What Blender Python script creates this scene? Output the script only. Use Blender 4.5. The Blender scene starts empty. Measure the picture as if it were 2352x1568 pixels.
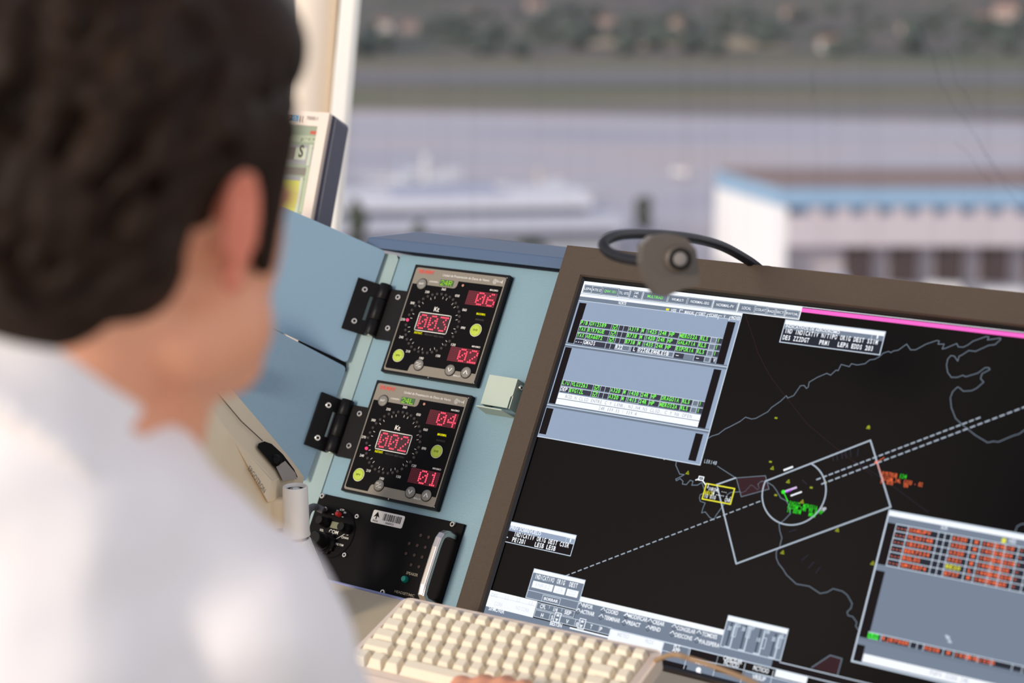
import bpy, bmesh, math, random
from mathutils import Matrix, Vector, noise
R_=math.radians
random.seed(7)
sc=bpy.context.scene
col=sc.collection
# ---------------------------------------------------------------- camera, world, sun, exposure
EYE=Vector((0,0,1.44))
PITCH=R_(11.992)
FPX=4018.0
cam_d=bpy.data.cameras.new('camera'); cam=bpy.data.objects.new('camera',cam_d); col.objects.link(cam)
cam.location=EYE; cam.rotation_euler=(R_(90)-PITCH,0,0)
cam_d.sensor_width=36; cam_d.lens=FPX/2352*36; cam_d.clip_start=.05; cam_d.clip_end=9000
cam_d.dof.use_dof=True; cam_d.dof.focus_distance=2.02; cam_d.dof.aperture_fstop=2.95
sc.camera=cam
sc.view_settings.view_transform='Standard'; sc.view_settings.look='None'
sc.view_settings.exposure=0.12; sc.view_settings.gamma=1; sc.view_settings.use_curve_mapping=False
w=bpy.data.worlds.new('sky'); sc.world=w; w.use_nodes=True
nt=w.node_tree; bg=nt.nodes['Background']
tc=nt.nodes.new('ShaderNodeTexCoord'); sx=nt.nodes.new('ShaderNodeSeparateXYZ'); cr=nt.nodes.new('ShaderNodeValToRGB')
nt.links.new(tc.outputs['Generated'],sx.inputs[0]); nt.links.new(sx.outputs['Z'],cr.inputs[0]); nt.links.new(cr.outputs[0],bg.inputs[0])
cr.color_ramp.elements.new(.22); cr.color_ramp.elements[1].color=(.86,.86,.92,1); cr.color_ramp.elements[0].position=0.0; cr.color_ramp.elements[0].color=(.98,.96,.95,1)
cr.color_ramp.elements[2].position=.9; cr.color_ramp.elements[2].color=(.36,.38,.50,1)
bg.inputs[1].default_value=.98
sun_d=bpy.data.lights.new('sun','SUN'); sun=bpy.data.objects.new('sun',sun_d); col.objects.link(sun)
sun_d.energy=2.15; sun_d.angle=R_(14); sun_d.color=(1,.88,.74)
SUNDIR=Vector((.72,.60,-.36)).normalized()
sun.rotation_euler=SUNDIR.to_track_quat('-Z','Y').to_euler(); sun.location=(3,-6,4)

# ---------------------------------------------------------------- materials
MATS={}
def srgb(c): return tuple((x/255/12.92 if x/255<=.04045 else ((x/255+.055)/1.055)**2.4) for x in c)
def mat(name,rgb,rough=.6,metal=0,spec=.5,bump=0,bscale=400,var=0,vscale=30,sss=0,coat=0):
    if name in MATS: return MATS[name]
    m=bpy.data.materials.new(name); m.use_nodes=True; n=m.node_tree.nodes; l=m.node_tree.links
    b=n['Principled BSDF']; c=srgb(rgb)
    b.inputs['Base Color'].default_value=(*c,1); b.inputs['Roughness'].default_value=rough
    b.inputs['Metallic'].default_value=metal; b.inputs['Specular IOR Level'].default_value=spec
    if sss: 
        b.inputs['Subsurface Weight'].default_value=sss; b.inputs['Subsurface Radius'].default_value=(.01,.003,.002); b.inputs['Subsurface Scale'].default_value=1
    if coat: b.inputs['Coat Weight'].default_value=coat
    if bump or var:
        t=n.new('ShaderNodeTexCoord')
    if bump:
        ns=n.new('ShaderNodeTexNoise'); ns.inputs['Scale'].default_value=bscale; ns.inputs['Detail'].default_value=2
        bp=n.new('ShaderNodeBump'); bp.inputs['Strength'].default_value=bump; bp.inputs['Distance'].default_value=.0006
        l.new(t.outputs['Object'],ns.inputs['Vector']); l.new(ns.outputs[0],bp.inputs['Height']); l.new(bp.outputs[0],b.inputs['Normal'])
    if var:
        n2=n.new('ShaderNodeTexNoise'); n2.inputs['Scale'].default_value=vscale; n2.inputs['Detail'].default_value=5
        mx=n.new('ShaderNodeMix'); mx.data_type='RGBA'; mx.inputs[6].default_value=(*[x*(1-var) for x in c],1); mx.inputs[7].default_value=(*[min(1,x*(1+var)) for x in c],1)
        l.new(t.outputs['Object'],n2.inputs['Vector']); l.new(n2.outputs[0],mx.inputs[0]); l.new(mx.outputs[2],b.inputs['Base Color'])
    MATS[name]=m; return m
def emit(name,rgb,s=1.0):
    if name in MATS: return MATS[name]
    m=bpy.data.materials.new(name); m.use_nodes=True; n=m.node_tree.nodes; l=m.node_tree.links
    n.remove(n['Principled BSDF']); e=n.new('ShaderNodeEmission'); e.inputs[0].default_value=(*srgb(rgb),1); e.inputs[1].default_value=s
    l.new(e.outputs[0],n['Material Output'].inputs[0]); MATS[name]=m; return m

# ---------------------------------------------------------------- mesh helpers
class MB:
    def __init__(s): s.v=[];s.f=[];s.m=[];s.mats=[];s.sm=[]
    def mi(s,m):
        if m not in s.mats: s.mats.append(m)
        return s.mats.index(m)
    def add(s,vs,fs,m,T=None,smooth=False):
        o=len(s.v); k=s.mi(m)
        for p in vs:
            p=Vector(p); s.v.append(T@p if T else p)
        for f in fs: s.f.append([o+i for i in f]); s.m.append(k); s.sm.append(smooth)
    def box(s,a,b,m,T=None):
        x0,x1=sorted((a[0],b[0]));y0,y1=sorted((a[1],b[1]));z0,z1=sorted((a[2],b[2]))
        vs=[(x,y,z) for z in(z0,z1) for y in(y0,y1) for x in(x0,x1)]
        s.add(vs,[(0,2,3,1),(4,5,7,6),(0,1,5,4),(2,6,7,3),(0,4,6,2),(1,3,7,5)],m,T)
    def prism(s,poly,z0,z1,m,T=None,smooth=False):
        n=len(poly); area=sum(poly[i][0]*poly[(i+1)%n][1]-poly[(i+1)%n][0]*poly[i][1] for i in range(n))
        if area<0: poly=poly[::-1]
        vs=[(p[0],p[1],z0) for p in poly]+[(p[0],p[1],z1) for p in poly]
        s.add(vs,[tuple(range(n-1,-1,-1)),tuple(range(n,2*n))],m,T)
        s.add(vs,[(i,(i+1)%n,n+(i+1)%n,n+i) for i in range(n)],m,T,smooth)
    def poly(s,pts,m,T=None): s.add(pts,[tuple(range(len(pts)))],m,T)
    def lathe(s,prof,m,T=None,n=32,smooth=True):
        vs=[];fs=[]
        for r,z in prof:
            for i in range(n): a=2*math.pi*i/n; vs.append((r*math.cos(a),r*math.sin(a),z))
        for j in range(len(prof)-1):
            for i in range(n): fs.append((j*n+i,j*n+(i+1)%n,(j+1)*n+(i+1)%n,(j+1)*n+i))
        s.add(vs,fs,m,T,smooth)
        s.add(vs[:n],[tuple(range(n-1,-1,-1))],m,T); s.add(vs[-n:],[tuple(range(n))],m,T)
    def cyl(s,c,r,z0,z1,m,T=None,n=24,smooth=True): 
        s.lathe([(r,z0),(r,z1)],m,(T or Matrix())@Matrix.Translation((c[0],c[1],0)),n,smooth)
    def tube(s,pts,r,m,n=12,ridge=0):
        pts=[Vector(p) for p in pts]; vs=[];fs=[];up=Vector((0,0,1))
        for i,p in enumerate(pts):
            d=(pts[min(i+1,len(pts)-1)]-pts[max(i-1,0)]).normalized()
            a=d.cross(up); 
            if a.length<.1: a=d.cross(Vector((1,0,0)))
            a.normalize(); b=a.cross(d)
            rr=r[i] if isinstance(r,(list,tuple)) else r
            if ridge and i%2: rr*=1-ridge
            for k in range(n): t=2*math.pi*k/n; vs.append(p+a*math.cos(t)*rr+b*math.sin(t)*rr)
        for j in range(len(pts)-1):
            for k in range(n): fs.append((j*n+k,j*n+(k+1)%n,(j+1)*n+(k+1)%n,(j+1)*n+k))
        s.add(vs,fs,m,None,True); s.add(vs[:n],[tuple(range(n-1,-1,-1))],m); s.add(vs[-n:],[tuple(range(n))],m)
    def ellipsoid(s,c,r,m,T=None,seg=24,rings=14):
        vs=[];fs=[]
        for j in range(rings+1):
            th=math.pi*j/rings
            for i in range(seg):
                a=2*math.pi*i/seg; vs.append((c[0]+r[0]*math.sin(th)*math.cos(a),c[1]+r[1]*math.sin(th)*math.sin(a),c[2]+r[2]*math.cos(th)))
        for j in range(rings):
            for i in range(seg): fs.append((j*seg+i,(j+1)*seg+i,(j+1)*seg+(i+1)%seg,j*seg+(i+1)%seg))
        s.add(vs,fs,m,T,True)
    def build(s,name,parent=None,bevel=0,seg=2,local=None):
        me=bpy.data.meshes.new(name); me.from_pydata([tuple(v) for v in s.v],[],s.f)
        for m in s.mats: me.materials.append(m)
        for p,k,sm in zip(me.polygons,s.m,s.sm): p.material_index=k; p.use_smooth=sm
        me.validate(); me.update()
        o=bpy.data.objects.new(name,me); col.objects.link(o)
        if parent: o.parent=parent
        if bevel:
            b=o.modifiers.new('bevel','BEVEL'); b.width=bevel; b.segments=seg; b.limit_method='ANGLE'; b.angle_limit=R_(40)
        return o
def thing(name,label,cat,M=None,group=None,kind=None):
    o=bpy.data.objects.new(name,None); col.objects.link(o); o.empty_display_size=.02
    if M is not None: o.matrix_world=M
    o['label']=label;o['category']=cat
    if group:o['group']=group
    if kind:o['kind']=kind
    return o
def tag(o,label,cat,group=None,kind=None):
    o['label']=label;o['category']=cat
    if group:o['group']=group
    if kind:o['kind']=kind
    return o
def structure(o,label=None): 
    o['kind']='structure'
    if label:o['label']=label
    return o
def rrect(x0,y0,x1,y1,r,n=5):
    x0,x1=sorted((x0,x1));y0,y1=sorted((y0,y1)); P=[]
    for cx,cy,a0 in((x1-r,y1-r,0),(x0+r,y1-r,90),(x0+r,y0+r,180),(x1-r,y0+r,270)):
        for i in range(n+1): a=R_(a0+90*i/n); P.append((cx+r*math.cos(a),cy+r*math.sin(a)))
    return P
# text -> flat polygons from the built-in font, cached per string
_tx={}
def glyphs(t,bold=0):
    k=(t,bold)
    if k not in _tx:
        cu=bpy.data.curves.new('t','FONT'); cu.body=t; cu.resolution_u=3; cu.offset=bold; cu.fill_mode='FRONT'
        o=bpy.data.objects.new('t',cu); me=o.to_mesh()
        vs=[(v.co.x,v.co.y) for v in me.vertices]; fs=[tuple(p.vertices) for p in me.polygons]
        o.to_mesh_clear(); bpy.data.objects.remove(o); bpy.data.curves.remove(cu); _tx[k]=(vs,fs)
    return _tx[k]
_H=glyphs('H'); CAP=max(v[1] for v in _H[0])
def text(mb,t,x0,x1,y,h,m,z=0,T=None,bold=.012,flip=False):
    """t fitted between x0 and x1, baseline y, cap height h"""
    vs,fs=glyphs(t,bold)
    if not vs: return
    a=min(v[0] for v in vs);b=max(v[0] for v in vs); sx=(x1-x0)/(b-a); sy=h/CAP
    mb.add([(x0+(v[0]-a)*sx,y+v[1]*sy,z) for v in vs],fs,m,T)
def mono(mb,t,x0,x1,y,h,m,z=0,T=None,bold=.02):
    n=len(t); cw=(x1-x0)/n
    for i,c in enumerate(t):
        if c==' ':continue
        vs,fs=glyphs(c,bold); a=min(v[0] for v in vs);b=max(v[0] for v in vs); sy=h/CAP
        wd=b-a; tgt=cw*.84*(wd/.6 if wd<.45 else 1); tgt=max(tgt,cw*.22); tgt=min(tgt,cw*.86); x=x0+cw*i+(cw-tgt)/2
        sx=tgt/max(wd,1e-4); mb.add([(x+(v[0]-a)*sx,y+v[1]*sy,z) for v in vs],fs,m,T)
def strip(mb,pts,wd,m,z=0,T=None,closed=False):
    pts=[Vector((p[0],p[1])) for p in pts]
    if closed: pts=pts+[pts[0]]
    for a,b in zip(pts[:-1],pts[1:]):
        d=b-a
        if d.length<1e-6: continue
        d.normalize(); n=Vector((-d.y,d.x))*wd/2; e=d*wd*.35
        mb.poly([(*(a-e-n),z),(*(b+e-n),z),(*(b+e+n),z),(*(a-e+n),z)],m,T)

# ---------------------------------------------------------------- the console's own frame
cP,sP=math.cos(PITCH),math.sin(PITCH)
def ray(px,py):
    a,b=(px-1176)/FPX,(py-784)/FPX
    return Vector((a,cP-b*sP,-b*cP-sP))
def at(px,py,d): return EYE+ray(px,py)*d
class Plane:
    def __init__(s,o,x,y,z=None):
        x=Vector(x).normalized(); z=(Vector(z) if z else x.cross(Vector(y))).normalized(); y=z.cross(x).normalized()
        s.o=Vector(o);s.x=x;s.y=y;s.z=z
        s.M=Matrix(((x.x,y.x,z.x,s.o.x),(x.y,y.y,z.y,s.o.y),(x.z,y.z,z.z,s.o.z),(0,0,0,1)))
    def __call__(s,px,py,h=0):
        r=ray(px,py); t=((s.o-EYE).dot(s.z)+h)/r.dot(s.z)
        q=EYE+r*t-s.o; return (q.dot(s.x),q.dot(s.y))
    def w(s,x,y,z=0): return s.o+s.x*x+s.y*y+s.z*z
CX=Vector((.8248,-.5654,0)); CD=Vector((-.2892,-.4219,-.8593)); CN=Vector((.4858,.7088,-.5115))
CON=Plane(EYE+Vector((-.1208,2.1726,-.3623)),CX,-CD,-CN)   # face of the wind displays; x right, y up the slope, z towards the operator
HB=Vector((CN.x,CN.y,0)).normalized()                    # horizontally away from the operator
DESKZ=EYE.z-.712

steel_blue=mat('blue_grey_enamel',(124,154,165),.42,.15,.5,bump=.25,bscale=900,var=.05,vscale=500)
wing_blue=mat('blue_enamel_door',(128,156,174),.45,.1,.5,bump=.25,bscale=800,var=.05,vscale=400)
pale_green=mat('pale_green_enamel',(144,164,162),.5,0,.5,bump=.2,bscale=900)
rail_blue=mat('dark_blue_enamel',(70,92,120),.5,0,.5,bump=.15,bscale=900)
black_sat=mat('black_satin',(17,15,15),.42,0,.16)
black_mat=mat('black_matt',(10,9,9),.7,0,.15)
steel=mat('bright_steel',(215,208,195),.25,1)
bezel_brown=mat('charcoal_plastic',(76,62,48),.5,0,.35,bump=1,bscale=1500,var=.16,vscale=1400)
cream=mat('cream_plastic',(226,214,190),.42,0,.5,var=.03,vscale=40)
white_paint=mat('white_paint',(238,232,222),.45)

# ---------------------------------------------------------------- console
con=thing('control_console','pale blue enamelled desk console carrying the displays','console',CON.M)
mb=MB(); mb.box((-.035,.0140,-.011),(.90,-.407,-.008),steel_blue); mb.build('face_plate',con,.0006,1)
mb=MB(); mb.prism([(-.096,.012),(-.040,.012),(-.035,.006),(-.035,-.407),(-.096,-.407)],-.012,-.0065,pale_green); mb.build('side_flange',con,.0008,1)
mb=MB()
Ti=CON.M.inverted()
prof=[]
for x in(-.0865,.90):
    a=CON.w(x,.0145,.003);b=CON.w(x,.0285,.003);sh=(.024 if x<0 else 0)
    c=b+HB*.075+CX*sh; d=a+HB*.075+CX*sh+Vector((0,0,-.02))
    prof.append([Ti@p for p in(a,b,c,d)])
vs=prof[0]+prof[1]
mb.add(vs,[(3,2,1,0),(4,5,6,7),(0,1,5,4),(1,2,6,5),(2,3,7,6),(3,0,4,7)],rail_blue); mb.build('top_rail',con,.0012,2)
mb=MB()
vs=[]
for x in(-.094,.90):
    a=CON.w(x,.012,-.014);b=CON.w(x,-.405,-.014); c=b+HB*.06; d=a+HB*.05+Vector((0,0,-.01)); d=a+HB*.07+Vector((0,0,-.02)); c=Vector((d.x,d.y,b.z))
    vs+=[Ti@p for p in(a,b,c,d)]
mb.add(vs,[(0,1,2,3),(7,6,5,4),(0,4,5,1),(1,5,6,2),(2,6,7,3),(3,7,4,0)],rail_blue); mb.build('cabinet',con)

# two hinged doors folded out on the left
def screw(mb,T,r=.0036,h=.0018):
    mb.lathe([(r,0),(r,h*.5),(r*.8,h)],steel,T,20); mb.cyl((0,0),r*.45,h,h+.0001,black_mat,T,6,False)
def door(beta,quad,rad,label,lift):
    b=R_(beta); X=CX*math.cos(b)+CN*math.sin(b); z=(-(CN*math.cos(b)-CX*math.sin(b)))
    ax=CON.w(-.054,0,-.001)
    P=Plane(ax,X,-CD,z)
    t=thing('hinged_door',label,'door panel',P.M,'hinged console doors')
    pts=[P(*q) for q in quad]     # TL,TR,BR,BL
    out=[]
    for i,p in enumerate(pts):
        if i in(1,2):
            p=Vector(p);a=(Vector(pts[i-1])-p).normalized();c=(Vector(pts[(i+1)%4])-p).normalized()
            s=p+a*rad;e=p+c*rad
            for k in range(6):
                u=k/5; out.append(tuple((1-u)**2*s+2*u*(1-u)*p+u*u*e))
        else: out.append(p)
    mb=MB(); mb.prism(out,-.0012-lift,-lift,wing_blue); mb.build('door_leaf',t,.0004,1)
    if lift:
        mb=MB(); q=[P(*k) for k in((690,781),(799,832),(799,852),(690,808))]; mb.prism(q,-.008,-.005,black_mat); mb.build('gap_shade',t)  # added black sheet stands in for the shade in the gap between doors
    return t,P
d1,P1=door(36,[(470,397),(886,577),(797,833),(425,660)],.006,'upper pale blue hinged door folded out left of the wind displays',0)
d2,P2=door(60,[(455,664),(797,843),(703,1107),(380,960)],.006,'lower darker blue hinged door behind the cream monitor arm',.0016)
def hinge(t,P,v0,v1):
    """black two-leaf hinge; built in the door frame so it belongs to the door"""
    Td=P.M.inverted()@CON.M
    # right leaf on the console
    mb=MB(); mb.box((-.030,-v0-.004,-.0078),(-.0025,-v1-.002,-.003),black_sat,Td)
    g=mb.build('hinge_leaf',t,.0006,2)
    m2=MB()
    for v in(v0+.014,v1-.013): screw(m2,Td@Matrix.Translation((-.0125,-v,-.003)),.0042)
    m2.build('hinge_screw',g)
    mb=MB(); T=Td@Matrix.Translation((-.0355,-v0,-.001))@Matrix.Rotation(R_(90),4,'X')
    L=v1-v0
    for a,b in((0,.0205),(.021,L-.0205),(L-.020,L)):
        mb.lathe([(.0075,a),(.0079,a+.0004),(.0079,b-.0004),(.0075,b)],black_sat,T,28)
    mb.cyl((0,0),.004,-.0004,L+.0006,steel,T,16); mb.build('hinge_barrel',t)
    # left leaf on the door
    xl=P(835,642)[0] if v0<.1 else P(752,907)[0]
    yb=[P.M.inverted()@CON.w(-.045,-v,0) for v in(v0,v1)]
    y0=yb[0].y; y1=yb[1].y
    mb=MB(); 
    xr=-.0015+.010; x0=xr-.031
    mb.box((x0,y0,0),(x0+.0215,y1,.0045),black_sat)
    mb.box((x0+.0215,y0,0),(xr,y0-.018,.0045),black_sat); mb.box((x0+.0215,y1+.018,0),(xr,y1,.0045),black_sat)
    mb.box((x0+.0255,y0-.018,0),(xr,y1+.018,.0045),black_sat)
    g=mb.build('hinge_leaf',t,.0005,2)
    m2=MB()
    for v in(y0-.013,y1+.013): screw(m2,Matrix.Translation((x0+.013,v,.0045)),.0042)
    m2.build('hinge_screw',g)
hinge(d1,P1,.0315,.1005)
hinge(d2,P2,.1875,.2565)
mb=MB(); q=P2(520,860); mb.box((q[0]-.016,q[1]-.012,0),(q[0]+.010,q[1]+.016,.02),black_mat); mb.build('door_catch',d2,.001)

# ---------------------------------------------------------------- wind displays
DIG={'0':['01110','10001','10011','10101','11001','10001','01110'],'1':['00100','01100','00100','00100','00100','00100','01110'],
'2':['01110','10001','00001','00010','00100','01000','11111'],'3':['11111','00010','00100','00010','00001','10001','01110'],
'4':['00010','00110','01010','10010','11111','00010','00010'],'6':['00110','01000','10000','11110','10001','10001','01110'],
'R':['11110','10001','10001','11110','10100','10010','10001'],'L':['10000','10000','10000','10000','10000','10000','11111']}
led_on=emit('red_led_dot',(255,74,98),1.7); led_off=mat('unlit_led_dot',(70,14,24),.5,0,.2); led_bg=mat('red_led_window',(104,34,46),.5,0,.2); led_bg2=mat('dark_led_window',(46,12,20),.4)
grn_on=emit('green_led_segment',(170,225,40),1.0); grn_bg=mat('green_led_window',(48,96,40),.5)
taupe=mat('taupe_print',(130,122,108),.6); white_print=mat('white_print',(228,224,214),.6); red_print=mat('red_print',(220,70,52),.6)
yellow_lit=emit('yellow_legend',(228,222,20),1); dim_print=mat('dim_print',(52,48,45),.6); face_black=mat('display_face',(12,10,11),.45,0,.06)
btn_grey=mat('grey_button',(122,118,110),.5); lime=mat('lime_button',(176,196,52),.5); led_dark=mat('smoked_led',(64,58,56),.3); red_lit=emit('lit_led',(255,70,120),1.3); led_red=mat('red_lamp',(200,44,40),.3); pink_dot=mat('copper_led',(190,136,110),.3)
def matrix(mb,x0,y0,x1,y1,cols,rows,s,shift,z):
    cw=(x1-x0)/cols;rh=(y1-y0)/rows; lit=set()
    for k,ch in enumerate(s):
        for r in range(7):
            for c in range(5):
                if DIG[ch][r][c]=='1': lit.add((shift+k*6+c,r))
    for r in range(rows):
        for c in range(cols):
            on=(c,r) in lit; x=x0+(c+.5)*cw;y=-(y0+(r+.5)*rh); q=.42 if on else .34
            mb.add([(x+cw*q*math.cos(a*math.pi/4),y+cw*q*math.sin(a*math.pi/4),z) for a in range(8)],[tuple(range(8))],led_on if on else led_off)
def wind_display(M,name_rw,vals,lit_deg,label):
    t=thing('wind_display',label,'wind display',M,'wind data displays on the console')
    mm=.001
    mb=MB(); mb.prism(rrect(-.0005,0,.1445,-.1440,.001),-.008,-.0002,black_sat); mb.prism(rrect(.0004,-.0004,.1436,-.1436,.0012),-.0002,0,black_sat)
    for q in((.1405,-.0038),(.1405,-.1405),(.073,-.1425)): mb.cyl(q,.0007,0,.0003,steel,None,8)
    mb.build('bezel',t,.0004,1)
    mb=MB(); z=.0002
    mb.prism(rrect(.0030,-.0035,.1402,-.1412,.003),0,z,taupe)
    # black field with the taupe header and footer tabs
    F=[(4.6,-25.4),(68,-25.6),(70.5,-24.5),(72.0,-22),(72.5,-15.6),(138.6,-15.6),(138.6,-129),(44,-129),(42.2,-129.6),(40.6,-132),(39.4,-138.6),(6.5,-138.6),(4.6,-137)]
    mb.prism([(a*mm,b*mm) for a,b in F],z,z+.0002,face_black); z=.0006
    text(mb,'TELVENT',.0072,.0320,-.0107,.0042,red_print,z,bold=.03)
    text(mb,'Unidad de Presentación de Datos de Viento',.0462,.1170,-.0114,.0030,white_print,z,bold=.008)
    text(mb,'@',.1225,.1278,-.0122,.0048,white_print,z,bold=0); text(mb,'firo',.1280,.1342,-.0113,.0032,white_print,z,bold=0); text(mb,'4',.1342,.1368,-.0125,.0052,white_print,z,bold=0)
    text(mb,'CARRERA',.0293,.0430,-.0212,.0020,white_print,z)
    text(mb,'Kt',.0497,.0576,-.0580,.0056,white_print,z,bold=.02)
    for i in range(12):
        a=R_(i*30); s='%03d'%(i*30 if i else 360); x=.0544+.0462*math.sin(a); y=-.0740+.0458*math.cos(a)
        text(mb,s,x-.0032,x+.0032,y-.0016,.0030,white_print,z)
    for i in range(36):
        a=R_(i*10+5); 
        if i%3==2: continue
        p=[(.0544+r*math.sin(a),-.0740+r*math.cos(a)) for r in(.0332,.0358)]; strip(mb,p,.0005,white_print,z)
    strip(mb,rrect(.0300,-.0615,.0785,-.0853,.0018),.0010,white_print,z,closed=True)
    text(mb,'MAXIMO',.1218,.1340,-.0228,.0022,white_print,z); text(mb,'MINIMO',.1218,.1340,-.0966,.0022,white_print,z)
    text(mb,'RAFAGAS',.1145,.1270,-.0622,.0022,dim_print,z)
    text(mb,'MED.2min',.0475,.0605,-.0900,.0022,dim_print,z); text(mb,'MED.10min',.0620,.0765,-.0905,.0022,dim_print,z)
    text(mb,'BRILLO',.1085,.1185,-.1360,.0020,white_print,z)
    mb.cyl((.0811,-.0205),.0016,z,z+.0006,pink_dot)
    mb.build('face_sheet',t)
    mb=MB(); text(mb,'MAX/MIN.',.1135,.1268,-.0552,.0026,yellow_lit,.0007,bold=.03); mb.build('lit_legend',t)
    mb=MB(); text(mb,'INSTANT.',.0315,.0440,-.0898,.0026,yellow_lit,.0007,bold=.03); mb.build('lit_legend',t)
    mb=MB(); mb.prism(rrect(.0316,-.0630,.0770,-.0838,.0008),.0004,.0008,led_bg2); matrix(mb,.0322,.0634,.0764,.0834,17,7,vals[0],0,.0009); mb.build('readout',t)
    for v,y in((vals[1],.0256),(vals[2],.0995)):
        mb=MB(); mb.prism([(.0922,-y),(.1350,-y),(.1350,-y-.0182),(.0922,-y-.0182)],.0004,.0008,led_bg); matrix(mb,.0928,y+.0006,.1344,y+.0176,16,7,v,5,.0009); mb.build('readout',t)
    mb=MB(); mb.prism([(.0455,-.0160),(.0655,-.0160),(.0655,-.0238),(.0455,-.0238)],.0004,.0008,grn_bg)
    for k,ch in enumerate(name_rw):
        for r in range(7):
            for c in range(5):
                if DIG[ch][r][c]=='1': x=.0466+k*.0062+c*.00105;y=-.0168-r*.00095; mb.add([(x,y,.0009),(x+.00092,y,.0009),(x+.00092,y-.00085,.0009),(x,y-.00085,.0009)],[(3,2,1,0)],grn_on)
    mb.build('runway_readout',t)
    bt=[(.0193,-.0251,.0070,btn_grey,'INT'),(.1200,-.0749,.0078,lime,'SVE'),(.0191,-.1211,.0078,lime,'SPV'),(.0537,-.1288,.0070,btn_grey,'ON/OFF'),(.1014,-.1291,.0070,btn_grey,'v'),(.1252,-.1290,.0070,btn_grey,'^')]
    for x,y,r,m,s in bt:
        mb=MB(); mb.cyl((x,y),r+(.0006 if m is btn_grey else .0004),.0003,.0009,black_mat if m is btn_grey else white_print,None,40)
        mb.lathe([(r-.0001,.0008),(r-.0004,.0016),(r*.6,.0018)],m,Matrix.Translation((x,y,0)),40); z=.0019
        if s in 'v^':
            g=1 if s=='^' else -1; strip(mb,[(x-.0026,y-.0020*g),(x,y+.0022*g),(x+.0026,y-.0020*g)],.0011,white_print,z)
        elif s=='ON/OFF':
            text(mb,'ON',x-.0045,x-.0005,y+.0012,.0020,white_print,z); text(mb,'OFF',x,x+.0048,y-.0034,.0020,white_print,z); strip(mb,[(x-.003,y-.0022),(x+.003,y+.0022)],.0006,white_print,z)
        else: text(mb,s,x-.0034,x+.0034,y-.0012,.0023,black_mat if m is lime else white_print,z)
        mb.build('button',t)
    proto={}
    for i in range(36):
        a=R_(i*10); on=(i*10==lit_deg); x=.0544+.0389*math.sin(a); y=-.0740+.0389*math.cos(a)
        if on not in proto:
            mb=MB(); mb.lathe([(.0020,.0004),(.0020,.0013),(.0014,.0023),(.0003,.0027)],red_lit if on else led_dark,None,14); o=mb.build('led',t); proto[on]=o
            if on: o['label']='lit red led'
        else:
            o=proto[on].copy(); col.objects.link(o); o.parent=t
        o.location=(x,y,0)
wind_display(CON.M,'24R',('003','06','02'),270,'upper wind display reading 003 with runway 24R in green')
Pd2=CON.M@Matrix.Translation((-.0009,-.1557,0))
wind_display(Pd2,'24L',('002','04','01'),250,'lower wind display reading 002 with runway 24L in green')

# pale metal bracket right of the displays
BK=CON
t=thing('holder_bracket','pale green sheet metal holder between displays and radar monitor','bracket',CON.M)
g=mat('pale_sage_enamel',(176,188,172),.5)
def zp(px,py,z):
    q=Plane(CON.w(0,0,z),CX,-CD,-CN)(px,py); return (q[0],q[1],z)
A=[zp(1124,860,.012),zp(1191,870,.012),zp(1167,937,.012),zp(1104,927,.012)]
xl_=(A[0][0]+A[3][0])/2; xr_=(A[1][0]+A[2][0])/2; yt_=(A[0][1]+A[1][1])/2; yb_=(A[2][1]+A[3][1])/2
mb=MB(); mb.prism([(xl_,yt_),(xr_,yt_),(xr_,yt_-(yt_-yb_)*.55),(xr_-.0025,yt_-(yt_-yb_)*.62),(xr_-.0025,yb_),(xl_,yb_)],.0105,.012,g); mb.build('front_plate',t,.0006,2)
for x in(xl_,xr_-.0014):
    mb=MB(); mb.prism([(yt_,-.008),(yt_,.0105),(yb_,.0105),(yb_,-.008)],x,x+.0014,g,Matrix(((0,0,1,0),(1,0,0,0),(0,1,0,0),(0,0,0,1)))); mb.build('side_plate',t)
mb=MB(); F0=zp(1094,929,.020);F1=zp(1152,940,.020); yf=(F0[1]+F1[1])/2; yk=zp(1177,957,-.0075)[1]; th=.0016
mb.add([(F0[0],yf,.020),(F0[0],yf-th,.020),(F1[0],yf,.020),(F1[0],yf-th,.020),(xl_-.003,yk,-.0075),(xl_-.003,yk-th,-.0075),(xr_+.002,yk,-.0075),(xr_+.002,yk-th,-.0075)],
 [(0,1,3,2),(0,2,6,4),(1,5,7,3),(4,6,7,5),(0,4,5,1),(2,3,7,6)],g); mb.build('shelf_lip',t,.0003,1)
for x,sg in((xr_,1),(xl_,-1)):
    mb=MB(); T=Matrix.Translation((x,yt_-.0075,.003))@Matrix.Rotation(R_(90*sg),4,'Y'); screw(mb,T,.0034,.003); mb.build('bracket_screw',t)

# ---------------------------------------------------------------- intercom rack panel
PR=Plane(CON.w(0,0,-.004),CX,-CD,-CN)
t=thing('intercom_panel','black intercom panel with barcode sticker and silver grab handle','intercom',PR.M)
rackb=mat('rack_black',(12,10,10),.5,0,.08,bump=.15,bscale=700)
mb=MB(); mb.box((-.0335,-.3078,-.0038),(.1855,-.4085,0),rackb); plate=mb.build('panel_plate',t,.0004,1)
for x,y in((-.028,-.3112),(.1702,-.3112),(.104,-.4068)):
    mb=MB(); screw(mb,Matrix.Translation((x,y,0)),.0038,.0026); mb.build('rack_screw',t)
mb=MB(); mb.cyl((.0052,-.3515),.0310,0,.0016,rackb,None,56); mb.lathe([(.0318,0),(.0318,.0012),(.0308,.0012),(.0308,0)],black_mat,Matrix.Translation((.0052,-.3515,0)),56)
z=.0018
text(mb,'COM',-.0005,.0135,-.3530,.0042,white_print,z); text(mb,'VOL',-.0150,-.0088,-.3535,.0028,white_print,z)
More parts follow.
